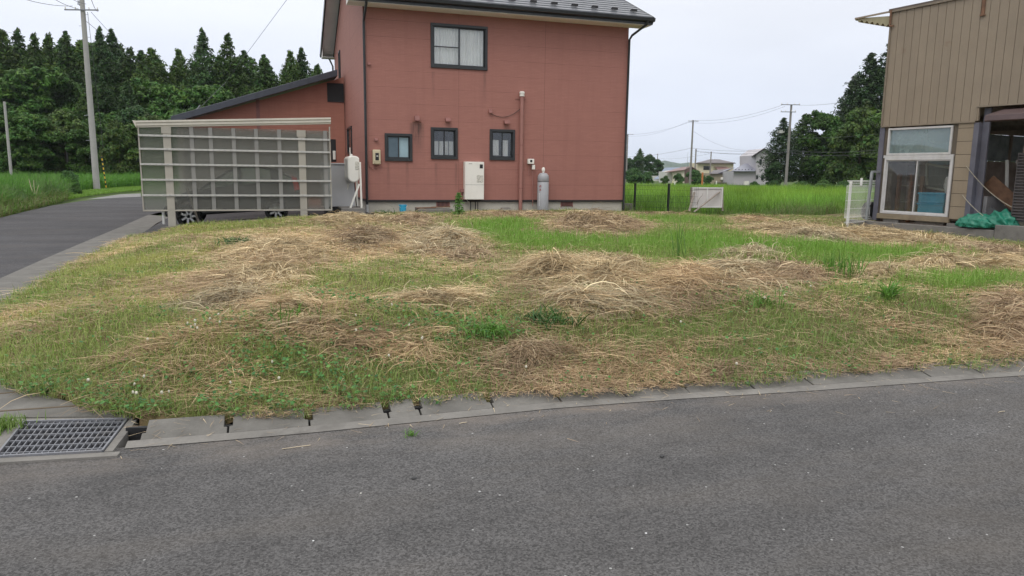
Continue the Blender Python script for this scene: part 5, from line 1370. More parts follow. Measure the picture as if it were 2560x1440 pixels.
# wind-blown stems caught on the gutter lids and the road edge
rng = np.random.default_rng(83)
n = 420; x = rng.uniform(-.9, 9, n); t = rng.random(n) ** 2.2; y = yb(x) + .02 - t * np.where(rng.random(n) < .75, .34, .8)
tt = np.clip((y - fa(x) - .07) / np.maximum(yb(x) - fa(x) - .04, .05), 0, 1); z = np.where(y > fa(x), .016 + .05 * tt, .006) + .004
col = pick(n, [(.50, .40, .26), (.40, .30, .19), (.30, .22, .14)], .2)
blades('straw_litter', np.stack([x, y, z], 1), rng.uniform(0, 6.28, n), rng.uniform(.015, .12, n), rng.normal(0, .05, n), rng.normal(0, .08, n), rng.uniform(.002, .0045, n), col, M['straw'], 2, 1.0, None, None, 'stuff', np.full(n, .1))

# bits lying on the road
for (px, py, ln, a_, lb) in ((741, 1119, .16, .1, 'single straw lying on the road below the second notch'), (1158, 1058, .05, .2, 'short straw bit near the gutter at road centre'), (2505, 1030, .07, .1, 'straw bit lying on the road at far right'), (1610, 960, .0, 0, '')):
    if ln == 0: continue
    q = onz(px, py, .004); b = MB(); b.tube([(q[0] - ln / 2, q[1], .005), (q[0], q[1] + .004, .007), (q[0] + ln / 2, q[1] + a_ * ln, .005)], .0025, 5)
    tag(b.build('straw_bit', mat('straw_bit', (.5, .42, .3), .7)), lb, 'straw', 'straws lying on the road')
for (px, py, r, c, lb) in ((1035, 1195, .012, (.05, .05, .05), 'small dark stone on the road at centre'), (1199, 1229, .005, (.42, .42, .42), 'pale pebble on the road right of the dark stone'), (783, 1352, .004, (.6, .6, .6), 'tiny white pebble on the near road at left'), (1615, 1333, .0045, (.6, .6, .6), 'tiny white pebble on the near road at right'), (1655, 1140, .012, (.05, .05, .05), 'dark pebble on the road at right'), (902, 1233, .004, (.6, .58, .52), 'tiny white pebble at road centre left')):
    q = onz(px, py, r * .5); bm = bmesh.new(); bmesh.ops.create_icosphere(bm, subdivisions=2, radius=r)
    for v in bm.verts: v.co = Vector((v.co.x * 1.3, v.co.y, v.co.z * .7)) * random.uniform(.85, 1.1)
    me = bpy.data.meshes.new('pebble'); bm.to_mesh(me); bm.free(); o = bpy.data.objects.new('pebble', me); COL.objects.link(o); o.location = (q[0], q[1], r * .55); me.materials.append(mat('pebble', c, .8, 30, .2)); tag(o, lb, 'pebble', 'pebbles on the road')

# ------------------------------------------------------------------ the brown workshop on the right
rng = np.random.default_rng(71)
A0 = onz(2200, 548, .55)
SXA, SYA = np.array([.1737, -.9848, 0]), np.array([.9848, .1737, 0])
SRZ = math.atan2(SXA[1], SXA[0])
def S(px, py, off=0.0):
    p = onpl(px, py, A0 + SYA * off, SYA); return float((p - A0) @ SXA), float(p[2])
SB = (A0[0], A0[1], 0.0)
ws = empty('workshop', SB, 'run down brown metal clad workshop with open bay and aluminium windows', 'building', None, SRZ)
SM = Matrix.Translation(Vector(SB)) @ Matrix.Rotation(SRZ, 4, 'Z')
def inS(b):
    """workshop-local geometry -> world, so build() can re-parent it"""
    b.v = [tuple(SM @ Vector(q)) for q in b.v]; return b
def sobj(b, name, m, parent=None, **kw): return inS(b).build(name, m, parent if parent is not None else ws, **kw)
BRW = (.264, .214, .158)
def panelmat(name, c, pitch, x0, horiz=False):
    x = N(name); sx = x.n('ShaderNodeSeparateXYZ'); x.l(x.tc.outputs['Object'], sx.inputs[0])
    f = x.noise(1.3, 6, .6); col = x.mix(x.rng(f, .3, .7, 0, 1), sc(c, .90), sc(c, 1.08))
    st = x.noise(5, 5, .65, stretch=(1.5, 1.5, .08)); col = x.mix(x.rng(st, .52, .74, 0, .4), col, sc(c, .70))
    w_ = x.noise(26, 3, .6, stretch=(1, 1, .6)); col = x.mix(x.rng(w_, .35, .65, 0, .16), col, sc(c, .75))
    k = x.math('FLOOR', x.math('DIVIDE', x.math('SUBTRACT', sx.outputs['Z' if horiz else 'X'], x0), pitch))
    wn = x.n('ShaderNodeTexWhiteNoise', noise_dimensions='1D'); x.l(k, wn.inputs['W'])
    col = x.mix(x.rng(wn.outputs['Value'], 0, 1, 0, .22), col, sc(c, .80))
    ru = x.noise(1.9, 7, .7); col = x.mix(x.rng(ru, .64, .74, 0, .45), col, (.17, .085, .04))
    dn = x.noise(1.1, 2, .5, stretch=(1.6, 1.6, 1))
    x.bump(x.math('ADD', x.math('MULTIPLY', w_, .15), x.math('MULTIPLY', dn, 3.0)), .35, .01)
    return x.fin(col, .5, 0, .4)
PW = .192
M['clad'] = panelmat('brown_cladding', BRW, PW, -.16)
M['clad_h'] = panelmat('brown_panel', (.278, .224, .16), .29, .66, True)
M['bluecol'] = mat('blue_grey_column', (.115, .115, .145), .55, 5, .14, dirt=(.10, .085, .075))
ZU0, ZU1, ZT = 2.80, 3.12, 5.50
xL, xS, xR = -.15, 2.08, 7.5
# upper cladding: boards with open seams between them
b = MB(); k = 0; X = xL
while X < xR - .01:
    x1 = min(X + PW, xR); z0 = ZU0 if X < xS else ZU1
    tz = lambda q: ZT + .0 * q
    for (a, c) in ((X + .004, x1 - .004),): b.box(a, c, -.045, .02, z0 + .035, tz(X))
    X = x1; k += 1
sobj(b, 'cladding', M['clad'], bevel=.004)
b = MB(); b.box(xL, xR, -.02, .05, ZU1 + .05, ZT); b.box(xL, xS, -.02, .05, ZU0 + .05, ZU1 + .049)
sobj(b, 'backing', mat('seam_dark', (.035, .028, .02), .8))
b = MB(); b.box(xL - .01, xS + .02, -.062, .03, ZU0, ZU0 + .034); b.box(xS + .021, xR, -.062, .03, ZU1, ZU1 + .034); b.box(xS, xS + .04, -.06, .03, ZU0 + .035, ZU1 - .001)
sobj(b, 'flashing', mat('brown_flashing', sc(BRW, .85), .5), bevel=.003)
b = MB(); b.box(xL - .02, xL + .025, -.07, .04, ZU0 + .035, ZT); b.box(xL - .06, xR, -.085, .04, ZT + .001, ZT + .045)
sobj(b, 'edge_trim', mat('brown_trim', sc(BRW, .7), .5))
# roof with overhang running back, corrugated eave beyond the left end
b = MB(); b.box(xL - .1, xR, -.03, 6.5, ZT + .046, ZT + .10); sobj(b, 'roof', mat('rust_roof', (.10, .075, .06), .6, 4, .2))
e0, e1 = S(2137, 51), S(2238, 38)
nC = 7; b = MB(); pts = []
for i in range(nC * 6 + 1):
    t = i / (nC * 6); pts.append((e0[0] + (xL - e0[0]) * t, .035 * math.sin(t * nC * 2 * math.pi) - .20 * t))
vs = []
for (x_, dz) in pts:
    zt = e0[1] + .05 + (e1[1] - e0[1] - .05) * (x_ - e0[0]) / (xL - e0[0])
    vs += [(x_, .02, zt), (x_, .02, min(zt - .015, zt - .05 + dz)), (x_, 1.4, min(zt - .015, zt - .05 + dz)), (x_, 1.4, zt)]
m_ = len(pts)
b.add(vs, [(4 * i + j, 4 * i + (j + 1) % 4, 4 * i + 4 + (j + 1) % 4, 4 * i + 4 + j) for i in range(m_ - 1) for j in range(4)] + [(0, 1, 2, 3), tuple(4 * m_ - 4 + j for j in (3, 2, 1, 0))])
sobj(b, 'corrugated_eave', mat('khaki_sheet', (.30, .27, .17), .55, 4, .12))
b = MB(); b.box(e0[0], xL + .03, -.01, .019, e0[1] + .02, e0[1] + .06); sobj(b, 'eave_edge', M['clad'])
b = MB(); q = S(2232, 45); b.box(q[0] - .02, q[0] + .02, -.1, -.046, ZT - .32, ZT + .06); b.box(q[0] - .01, q[0] + .1, -.1, -.07, ZT - .33, ZT - .30); sobj(b, 'eave_bracket', M['rust'])
q = S(2463, 20); b = MB(); b.box(q[0] - .035, q[0] + .03, -.075, -.046, q[1] - .16, ZT + .04); b.box(q[0] - .05, q[0] + .06, -.09, -.06, q[1] - .17, q[1] - .14); sobj(b, 'rusty_bracket', M['rust'])
# columns
b = MB(); b.box(-.20, -.075, -.03, .12, .52, ZU0 - .002); sobj(b, 'column', M['bluecol'], bevel=.005)
b = MB(); b.box(2.075, 2.19, -.035, .14, .45, ZU0 - .002); b.box(2.19, 2.33, .10, .16, .45, ZU1 - .002); sobj(b, 'column', M['bluecol'], bevel=.005)
# horizontally clad pier right of the windows
b = MB(); z = .66; i = 0
while z < ZU0 - .02:
    b.box(1.735, 2.072, -.03, .04, z + .005, min(z + .29, ZU0 - .003) - .003); z += .29
sobj(b, 'clad_pier', M['clad_h'], bevel=.004)
b = MB(); b.box(1.74, 2.07, .0, .05, .62, ZU0 - .004); sobj(b, 'pier_backing', mat('pier_seam', (.05, .038, .025), .8))
# sill boards under the sash
b = MB(); b.box(-.07, 1.74, -.05, .06, .575, .70); sobj(b, 'sill_board', mat('sill_board', (.24, .195, .13), .65, 5, .15, dirt=(.14, .10, .07)), bevel=.006)
# windows
M['glasstint'] = glass('transom_glass', (.66, .76, .74), 1.3, .30, (.42, .53, .52))  # teal diffuse paints in the sky light seen through the transom
def alu_window(x0, x1, z0, z1, fr, name, gm, split, y=-.05, slant=0):
    b = MB()
    def bx(a, c, d, e, ya=y, yb_=.05): b.box(a, c, ya, yb_, d, e)
    bx(x0, x1, z0, z0 + fr); bx(x0, x1, z1 - fr, z1); bx(x0, x0 + fr, z0 + fr, z1 - fr); bx(x1 - fr, x1, z0 + fr, z1 - fr)
    w_ = sobj(b, name, M['alu_w'], bevel=.004)
    if split:
        xm = (x0 + x1) / 2
        for s, (a, c, yy) in enumerate(((x0 + fr, xm + .02, -.005), (xm - .02, x1 - fr, -.03))):
            b = MB(); q = .026
            b.box(a, c, yy, yy + .02, z0 + fr, z0 + fr + q).box(a, c, yy, yy + .02, z1 - fr - q, z1 - fr).box(a, a + q, yy, yy + .02, z0 + fr + q, z1 - fr - q).box(c - q, c, yy, yy + .02, z0 + fr + q, z1 - fr - q)
            sobj(b, 'sash', M['alu_w'], w_)
            b = MB(); b.box(a + q, c - q, yy + .008, yy + .013, z0 + fr + q, z1 - fr - q); sobj(b, 'pane', gm, w_)
    else:
        b = MB(); b.box(x0 + fr, x1 - fr, .0, .006, z0 + fr, z1 - fr); sobj(b, 'pane', gm, w_)
    return w_
M['alu_w'] = mat('pale_aluminium', (.52, .51, .505), .4, 8, .06, dirt=(.36, .34, .31))
alu_window(.01, 1.70, .705, 2.05, .05, 'sliding_window', M['glassdirty'], True)
tw = alu_window(.04, 1.62, 2.12, 2.765, .045, 'transom_window', M['glasstint'], False)
b = MB(); b.box(-.03, 1.70, -.045, .05, 2.052, 2.118); sobj(b, 'mullion_rail', M['alu_w'], bevel=.004)
M['packing'] = mat('packing', (.10, .08, .06), .8)
for q_ in ((-.074, .038, .0, .05, 2.12, ZU0 - .003), (-.074, .008, .0, .05, .70, 2.051), (1.621, 1.738, -.012, .05, 2.12, ZU0 - .004), (1.701, 1.738, -.012, .05, .70, 2.119)): sobj(MB().box(*q_), 'packing_board', M['packing'])
# interior: floor, back wall with windows, roof deck underside
IM = mat('workshop_inside', (.32, .25, .20), .9, 3, .3)
b = MB()
b.box(-.2, xR, .06, 6.4, .40, .50)
b.box(-.2, -.12, .121, 6.4, .5, 2.06).box(-.2, -.12, .121, 6.4, 2.80, ZT)
for yy in (.5, 1.7, 3.0, 4.3, 5.6): b.box(-.2, -.12, yy, yy + .10, 2.061, 2.799)
b.box(xR - .1, xR, .06, 6.4, 3.4, ZT)
b.box(-.2, xR, 6.4, 6.5, .4, 2.40).box(-.2, xR, 6.4, 6.5, 2.9, ZT)
for xx_ in np.arange(-.2, xR, .62): b.box(xx_, xx_ + .22, 6.4, 6.5, 2.401, 2.899)
b.box(-.1, xR - .1, .06, 6.38, 3.35, 3.42)
sobj(b, 'inner_shell', IM)
b = MB(); b.box(0, xR - .1, 6.44, 6.45, 2.41, 2.89); b.box(-.165, -.155, .13, 6.35, 2.07, 2.79); sobj(b, 'back_glazing', glass('grimy_glass', (.35, .37, .36), .8, .55, (.42, .45, .44)))
b = MB()
for k in range(5): b.bar((.2 + k * 1.5, .3, 3.1), (.2 + k * 1.5, 6.2, 3.15), .12, .2)
b.bar((0, 2, 2.95), (7, 2, 2.95), .14, .22); b.bar((0, 4, 2.95), (7, 4, 2.95), .14, .22)
sobj(b, 'roof_beams', M['wood'])
b = MB(); b.box(2.34, 2.42, .17, 6.0, .5, 1.2); sobj(b, 'low_partition', mat('grey_board', (.16, .155, .16), .7, 4, .2))
# louvred shutter box and awning in the bay
b = MB()
for k in range(22): z = .72 + k * .062; b.prism([(-.055, z), (-.085, z + .012), (-.085, z + .045), (-.055, z + .056), (-.03, z + .056), (-.03, z)], 3.10, 4.3, 'x')
b.box(3.08, 3.099, -.09, .02, .70, 2.09).box(3.08, 4.32, -.09, .02, 2.088, 2.13)
sobj(b, 'louvred_shutter', mat('shutter_brown', (.062, .055, .055), .5, 5, .15))
b = MB(); aw = S(2485, 285)
b.prism([(.05, 3.06), (-.62, 2.90), (-.64, 2.78), (-.60, 2.76), (.05, 2.80)], 2.62, 5.5, 'x'); sobj(b, 'awning', mat('awning_brown', (.085, .055, .055), .5, 4, .15), bevel=.01)
# foundation wall and loose base
b = MB(); b.box(-.75, 2.9, -.30, -.14, -.2, .50); b.box(2.92, 7.5, -.34, -.10, -.2, .62)
fb = inS(b).build('retaining_wall', M['old_concrete'], bevel=.012); tag(fb, 'low grey concrete retaining wall along the front of the workshop', 'wall')
b = MB(); b.box(-.2, xR, .062, .14, .2, .399); b.box(1.72, 2.06, -.06, .05, .46, .572).box(.1, .5, -.02, .05, .46, .573); sobj(b, 'base', M['old_concrete'])
# things inside, seen through the glass
def sthing(b, name, m, lb, cat, **kw): return tag(inS(b).build(name, m, None, **kw), lb, cat)
# blue crates: two stacked
M['bluec'] = mat('blue_crate', (.06, .42, .66), .5, 4, .1)
def crate(z0, h, lb):
    t = empty('crate', SM @ Vector((1.2, .5, z0)), lb, 'crate', 'blue crates behind the workshop glass', SRZ)
    b = MB(); x0, x1, y0, y1 = .88, 1.50, .10, .48
    b.box(x0, x1, y0, y0 + .02, z0, z0 + h).box(x0, x1, y1 - .02, y1, z0, z0 + h).box(x0, x0 + .02, y0 + .02, y1 - .02, z0, z0 + h).box(x1 - .02, x1, y0 + .02, y1 - .02, z0, z0 + h).box(x0 + .02, x1 - .02, y0 + .02, y1 - .02, z0, z0 + .02)
    inS(b).build('tub', M['bluec'], t, bevel=.008)
    b = MB(); b.box(x0 - .02, x1 + .02, y0 - .02, y1 + .02, z0 + h - .045, z0 + h - .005)
    b2 = MB();
    inS(b).build('rim', M['bluec'], t, bevel=.006)
    return t
for z0, h, lb in ((.72, .28, 'lower blue plastic crate behind the sliding window'), (1.005, .24, 'upper blue plastic crate stacked behind the sliding window')): crate(z0, h, lb)
b = MB(); b.box(.85, 1.55, .09, .75, .50, .715); sthing(b, 'pallet', M['wood'], 'low wooden stand under the blue crates in the workshop', 'stand')
# brown shelf unit
t = empty('shelf_unit', SM @ Vector((.45, .7, .5)), 'brown wooden shelf rack behind the left sliding pane', 'shelf', None, SRZ)
M['shelfwood'] = mat('shelf_wood', (.22, .10, .05), .6, 6, .2)
for xx_ in (.14, .46, .74): b = MB(); b.box(xx_, xx_ + .07, .32, .40, .5, 1.68 - .05 * (xx_ > .6)); inS(b).build('upright', M['shelfwood'], t)
for zz_ in (.98, 1.38): b = MB(); b.box(.10, .84, .41, .75, zz_, zz_ + .03); inS(b).build('shelf_board', M['wood'], t)
b = MB(); b.box(.1, .84, .76, .78, .5, 1.9); inS(b).build('back_panel', mat('shelf_back', (.17, .11, .085), .8), t)
# cream cabinet door / old screen tilted
t = empty('old_cabinet', SM @ Vector((1.2, 1.0, .5)), 'dusty cream framed cabinet tilted behind the right sliding pane', 'cabinet', None, SRZ)
M['oldcream'] = mat('old_cream', (.36, .34, .26), .6, 4, .15)
b = MB(); p = [(.72, 1.92), (1.42, 1.80), (1.40, 1.28), (.78, 1.36)]
for i in range(4): a_, c_ = p[i], p[(i + 1) % 4]; b.bar((a_[0], .55, a_[1]), (c_[0], .55, c_[1]), .05, .05, (0, 1, 0))
inS(b).build('frame', M['oldcream'], t)
b = MB(); b.prism([(q[0], q[1]) for q in p], .565, .60, 'y'); inS(b).build('door_panel', mat('cab_panel', (.10, .105, .085), .5), t)
# white plastic bag
bm = bmesh.new(); bmesh.ops.create_icosphere(bm, subdivisions=4, radius=.14)
for v in bm.verts:
    c_ = v.co.copy(); nn = math.sin(c_.x * 31 + 1) * math.sin(c_.y * 27) * math.sin(c_.z * 23 + 2); v.co = Vector((c_.x * .9, c_.y, c_.z * 1.5)) * (1 + .22 * nn)
me = bpy.data.meshes.new('plastic_bag'); bm.to_mesh(me); bm.free(); o = bpy.data.objects.new('plastic_bag', me); COL.objects.link(o); o.location = SM @ Vector((1.58, .16, 1.42)); me.materials.append(mat('white_bag', (.62, .63, .64), .5)); tag(o, 'crumpled white plastic bag hanging behind the right window edge', 'bag')
b = MB(); b.bar((1.585, .16, 1.55), (1.585, .16, 2.2), .012, .012); sthing(b, 'hanging_cord', M['wire'], 'cord holding the white bag behind the window', 'cord')
# pale door and blue board behind the transom
b = MB(); b.box(.08, .55, .5, .53, 1.95, 2.44); sthing(b, 'grey_board_panel', mat('grey_panel', (.20, .21, .20), .6), 'grey panel with a dark rim behind the left transom glass', 'panel')
b = MB(); b.box(.70, 1.5, .6, .63, 1.9, 2.40); sthing(b, 'blue_board', mat('blue_board', (.22, .33, .37), .6, 5, .15), 'dull blue board behind the right transom glass', 'board')
# green tarpaulin heap: two folds lying on the base
M['tarp'] = mat('green_tarp', (.012, .165, .105), .45, 5, .12)
def tarp(cx, cy, cz, rx, ry, rz_, seed, lb):
    r = np.random.default_rng(seed); bm = bmesh.new(); bmesh.ops.create_icosphere(bm, subdivisions=5, radius=1)
    k = r.normal(size=(8, 3)) * np.linspace(2, 8, 8)[:, None]; ph = r.uniform(0, 6, 8)
    for v in bm.verts:
        c_ = np.array(v.co); f = sum((1 - abs(math.sin(c_ @ k[i] + ph[i]))) * .30 / (1 + i * .5) for i in range(8))
        s_ = .72 + .55 * f; z = c_[2] * s_ * rz_ if c_[2] > -.2 else -.2 * rz_
        v.co = Vector((c_[0] * rx * s_, c_[1] * ry * s_, z))
    me = bpy.data.meshes.new('tarpaulin'); bm.to_mesh(me); bm.free()
    for p_ in me.polygons: p_.use_smooth = True
    o = bpy.data.objects.new('tarpaulin', me); COL.objects.link(o); o.location = SM @ Vector((cx, cy, cz)); o.rotation_euler = (0, 0, SRZ); me.materials.append(M['tarp']); tag(o, lb, 'tarpaulin', 'green tarpaulins in the open bay'); return o
tarp(2.45, -.10, .58, .46, .30, .24, 3, 'crumpled green tarpaulin heaped on the base of the open bay')
tarp(2.90, -.02, .62, .32, .28, .30, 8, 'smaller green tarpaulin lump beside the louvred shutter')
tarp(3.15, 1.0, .98, .25, .3, .26, 9, 'green tarpaulin bulge deeper inside the open bay')
# debris in the bay
dbl = [((2.30, .35, 1.55), (2.95, .5, .95), .30, .02, M['rust'], 'wide rusty brown board leaning in the open bay'), ((2.35, .9, 2.0), (2.55, .7, 1.0), .05, .05, M['offwhite'], 'white strip leaning at the left of the open bay'),
       ((2.95, 1.1, 2.1), (3.15, 1.1, 1.45), .12, .03, M['offwhite'], 'short white board hanging in the open bay'), ((2.6, .8, 2.0), (2.95, .7, .95), .03, .03, M['wood'], 'thin wooden stick leaning in the open bay'),
       ((2.2, .06, .80), (3.2, .10, .70), .02, .22, mat('grey_sheet', (.13, .125, .135), .6), 'grey sheet lying low across the open bay'), ((2.55, .02, .92), (2.95, .0, .66), .16, .03, mat('dark_sheet', (.05, .05, .055), .6), 'dark slab leaning over the green tarpaulin'),
       ((2.45, 2.2, .6), (2.5, 2.4, 2.3), .5, .04, mat('old_door', (.20, .17, .14), .7), 'grey brown door leaf standing in the bay shadows'), ((3.0, 1.8, .55), (2.8, 2.0, 2.5), .09, .05, M['wood'], 'upright timber post inside the open bay'),
       ((2.5, 1.2, .55), (2.75, 1.5, 1.9), .06, .04, M['offwhite'], 'white window stile leaning in the bay'), ((2.7, 1.2, .55), (2.9, 1.5, 1.75), .35, .03, mat('glass_leaf', (.30, .36, .36), .2), 'glazed window leaf leaning in the bay'),
       ((3.1, 1.5, .6), (3.35, 1.8, 2.1), .4, .03, M['rust'], 'brown plywood sheet deeper in the open bay'), ((2.3, 2.8, 2.2), (4.2, 2.9, 2.1), .09, .12, M['wood'], 'horizontal timber rail across the bay'), ((2.4, 1.0, .62), (3.0, 1.2, .75), .3, .2, M['oldcream'], 'pale box lying at the back of the bay'),
       ((2.4, 1.4, 2.75), (2.9, 1.2, 2.80), .05, .04, M['offwhite'], 'pale batten under the bay roof')]
for a_, c_, w_, h_, m_, lb in dbl: b = MB(); b.bar(a_, c_, w_, h_, (0, 1, 0)); sthing(b, 'loose_board', m_, lb, 'board')
# ropes
for (p0, p1, sag, lb) in (((2.02, -.06, 1.86), (3.1, -.06, .98), .10, 'upper rope sagging from the pier across the bay'), ((2.0, -.06, 1.22), (2.95, -.2, .62), .09, 'lower rope hanging from the pier to the tarpaulin')):
    pts = [SM @ Vector((p0[0] + (p1[0] - p0[0]) * t, p0[1] + (p1[1] - p0[1]) * t, p0[2] + (p1[2] - p0[2]) * t - sag * 4 * t * (1 - t))) for t in np.linspace(0, 1, 12)]
    tag(MB().tube(pts, .007, 6).build('rope', mat('rope', (.36, .33, .26), .9, 60, .3)), lb, 'rope', 'ropes across the open bay')

# ------------------------------------------------------------------ white mesh fence, leaning frame, tyre
g0, g1 = onz(2110, 556, .50), onz(2205, 549, .50)
g1 = g0 + (g1 - g0)
fz = .50; fh = 1.0
wfm = mat('white_fence', (.72, .72, .70), .4, 6, .05)
wf = empty('mesh_fence', (g0[0], g0[1], fz), 'white welded mesh fence panel beside the workshop corner', 'fence')
du = (g1 - g0)[:2]; Lf = float(np.linalg.norm(du)); du = du / Lf; dn = np.array([-du[1], du[0]])
def fp(t, z, o=0): return (g0[0] + du[0] * t + dn[0] * o, g0[1] + du[1] * t + dn[1] * o, fz + z)
b = MB()
nw = int(Lf / .05)
for i in range(nw + 1):
    t = i * Lf / nw; b.tube([fp(t, -.02, -.0), fp(t, .06, -.045), fp(t, .12, 0), fp(t, fh - .14, 0), fp(t, fh - .07, -.05), fp(t, fh, -.0)], .0055, 4, False)
for z in (.12, .32, .52, .72, fh - .13): b.tube([fp(0, z, .007), fp(Lf, z, .007)], .005, 4, False)
for z, o_ in ((-.02, 0), (.06, -.045), (fh, 0), (fh - .07, -.05)): b.tube([fp(0, z, o_), fp(Lf, z, o_)], .004, 4, False)
b.build('wire_mesh', wfm, wf)
b = MB(); b.tube([fp(.27, -.35, .04), fp(.27, fh - .02, .04)], .035, 12); b.build('post', wfm, wf, smooth=True)
b = MB(); b.tube([fp(.80, fh - .12, .03), fp(.80, fh + .06, .03)], .03, 12); b.build('post_top', wfm, wf, smooth=True)
# leaning grey frame
fm_ = mat('grey_frame', (.24, .255, .26), .5, 8, .12)
p0, p1 = onpl(2168, 549, fp(.5, 0), np.array([dn[0], dn[1], 0]) if True else 0, ), None
n3 = np.array([dn[0], dn[1], 0.0]); base = np.array(fp(0, 0, -.15))
q0, q1, q2 = onpl(2166, 549, base, n3), onpl(2180, 431, base, n3), onpl(2204, 429, base, n3)
lf = empty('metal_frame', q0, 'grey metal frame leaning against the workshop corner column', 'frame')
b = MB(); b.bar(q0, q1, .07, .05, n3); b.build('upright', fm_, lf)
b = MB(); b.bar(q1 + (q1 - q0) * .012, q2 + np.array([0, 0, .0]), .05, .06, n3); b.build('top_bar', fm_, lf)
# tyre
tc_ = Vector((-.34, .02, .74)); R0 = .20
ty = empty('worn_tyre', SM @ Vector((tc_.x, tc_.y, tc_.z - .23)), 'worn knobbly black tyre standing at the workshop corner', 'tyre')
b = MB()
for i in range(26):
    t = i / 26 * 2 * math.pi; y_, z_ = math.cos(t), math.sin(t)
    b.bar((tc_.x, tc_.y + y_ * R0 * .98, tc_.z + z_ * R0 * .98), (tc_.x, tc_.y + y_ * (R0 + .03), tc_.z + z_ * (R0 + .03)), .13, .026, (0, -z_, y_))
inS(b).build('tread', M['rubber'], ty)
inS(MB().lathe([(.11, -.07), (.16, -.085), (.205, -.06), (.205, .06), (.16, .085), (.11, .07)], tuple(tc_), 26, 'x')).build('carcass', M['rubber'], ty, smooth=True)

# ------------------------------------------------------------------ black mesh fence and white board
g0, g1 = onz(1586, 522, .42), onz(1670, 524, .42)
bfm = mat('dark_green_fence', (.012, .018, .016), .5, 6, .1)
du = (g1 - g0)[:2]; Lf = float(np.linalg.norm(du)); du /= Lf
bf = empty('mesh_fence', (g0[0], g0[1], .42), 'black mesh fence with square posts right of the red house', 'fence')
ext = .75
def fq(t, z): return (g0[0] + du[0] * t, g0[1] + du[1] * t, .42 + z)
b = MB(); t0, t1 = -ext, Lf + .95
nw = int((t1 - t0) / .055)
for i in range(nw + 1): t = t0 + (t1 - t0) * i / nw; b.tube([fq(t, .05), fq(t, .80)], .0028, 4, False)
for z in (.06, .25, .45, .65, .79): b.tube([fq(t0, z), fq(t1, z)], .003, 4, False)
b.build('wire_mesh', bfm, bf)
for t in (0, Lf): b = MB(); b.box(g0[0] + du[0] * t - .03, g0[0] + du[0] * t + .03, g0[1] + du[1] * t - .03, g0[1] + du[1] * t + .03, .2, 1.28); b.build('post', bfm, bf, bevel=.004)
a, c = onz(1560, 514, .5), onz(1618, 524, .42)
tag(MB().box(a[0] - .05, c[0], a[1] - .1, a[1] + .02, .3, .58).build('concrete_curb', M['old_concrete'], bevel=.01), 'short concrete curb at the right corner of the red house', 'curb')
SYD = 22.9
sp = lambda px, py, d=0: onY(px, py, SYD + d)
sb_ = empty('notice_board', (sp(1767, 525)[0], SYD, .38), 'back of a white framed notice board leaning in the grass', 'board')
a, c = sp(1731, 468), sp(1804, 519)
wb = mat('board_white', (.66, .65, .63), .5, 4, .05); wp2 = mat('board_back', (.60, .57, .56), .6, 3, .05)
b = MB(); w_ = .05
b.box(a[0], c[0], SYD - .03, SYD, a[2] - w_, a[2]).box(a[0], c[0], SYD - .03, SYD, c[2], c[2] + w_).box(a[0], a[0] + w_, SYD - .03, SYD, c[2] + w_, a[2] - w_).box(c[0] - w_, c[0], SYD - .03, SYD, c[2] + w_, a[2] - w_)
xm = sp(1767, 490)[0]; b.box(xm - .025, xm + .025, SYD - .028, SYD, c[2] + w_, a[2] - w_)
b.build('frame', wb, sb_)
MB().box(a[0] + .01, c[0] - .01, SYD + .001, SYD + .014, c[2] + .01, a[2] - .01).build('panel', wp2, sb_)
MB().bar((sp(1805, 530)[0] + .03, SYD + .03, .3), (sp(1805, 470)[0] + .03, SYD + .03, a[2] + .02), .06, .06).build('stake', M['wood'], sb_)
MB().bar((sp(1729, 500)[0] - .01, SYD + .03, .6), (sp(1730, 470)[0] - .01, SYD + .03, a[2]), .05, .05).build('stake', M['wood'], sb_)
MB().bar(sp(1723, 528, -.35), sp(1736, 481, -.04), .07, .03).build('prop', M['wood'], sb_)
MB().bar(sp(1735, 530, -.5), sp(1799, 480, -.05), .06, .03).build('prop', M['wood'], sb_)
tag(MB().tube([sp(1742, 512, -.1), sp(1748, 497, -.12), sp(1756, 488, -.12), sp(1758, 482, -.1)], [.012, .01, .007, .003], 6).build('branch', M['wood']), 'bare forked twig standing in front of the white board', 'branch')

# ------------------------------------------------------------------ utility poles and wires
def pole(px, D, topy, r0, r1, label, arms=(), zb=0.0, m='pole', steps=False, lean=0.0):
    g = gpt(px, D, zb); H = pt(px, topy, D)[2]
    t = empty('utility_pole', g, label, 'utility pole')
    tx, ty_ = hv[0] * lean, hv[1] * lean
    MB().tube([(g[0], g[1], zb - .3), (g[0] + tx * .5, g[1] + ty_ * .5, (H + zb) / 2), (g[0] + tx, g[1] + ty_, H)], [r0, (r0 + r1) / 2, r1], 14).build('shaft', M[m], t, smooth=True)
    for (z, half, off) in arms:
        c_ = np.array([g[0] + tx * z / H, g[1] + ty_ * z / H, z]); ar = MB().bar(c_ - hv * (half - off) - fw * .16, c_ + hv * (half + off) - fw * .16, .075, .075).build('crossarm', M['galv'], t)
        for q in (-half + off + .06, -half * .35 + off, half * .45 + off, half + off - .06):
            MB().lathe([(.03, 0), (.045, .03), (.03, .06), (.045, .09), (.02, .15)], c_ + hv * q - fw * .16 + zz * .038, 8).build('insulator', M['offwhite'], ar, smooth=True)
    if steps:
        b = MB()
        for k in range(14):
            z = 2.2 + k * .72; s_ = 1 if k % 2 else -1; c_ = np.array([g[0] + tx * z / H, g[1] + ty_ * z / H, z]); b.bar(c_ + hv * s_ * .12, c_ + hv * s_ * .34, .018, .018)
        b.build('step_bolts', M['galv'], t)
    return t
ztop = 13.6
D1 = 50.5
gl = gpt(238, D1)
x_top = pt(203, 0, D1); lean1 = float((x_top - gl) @ hv) * ztop / x_top[2]
ypx = pt(203, -35, D1)[2]
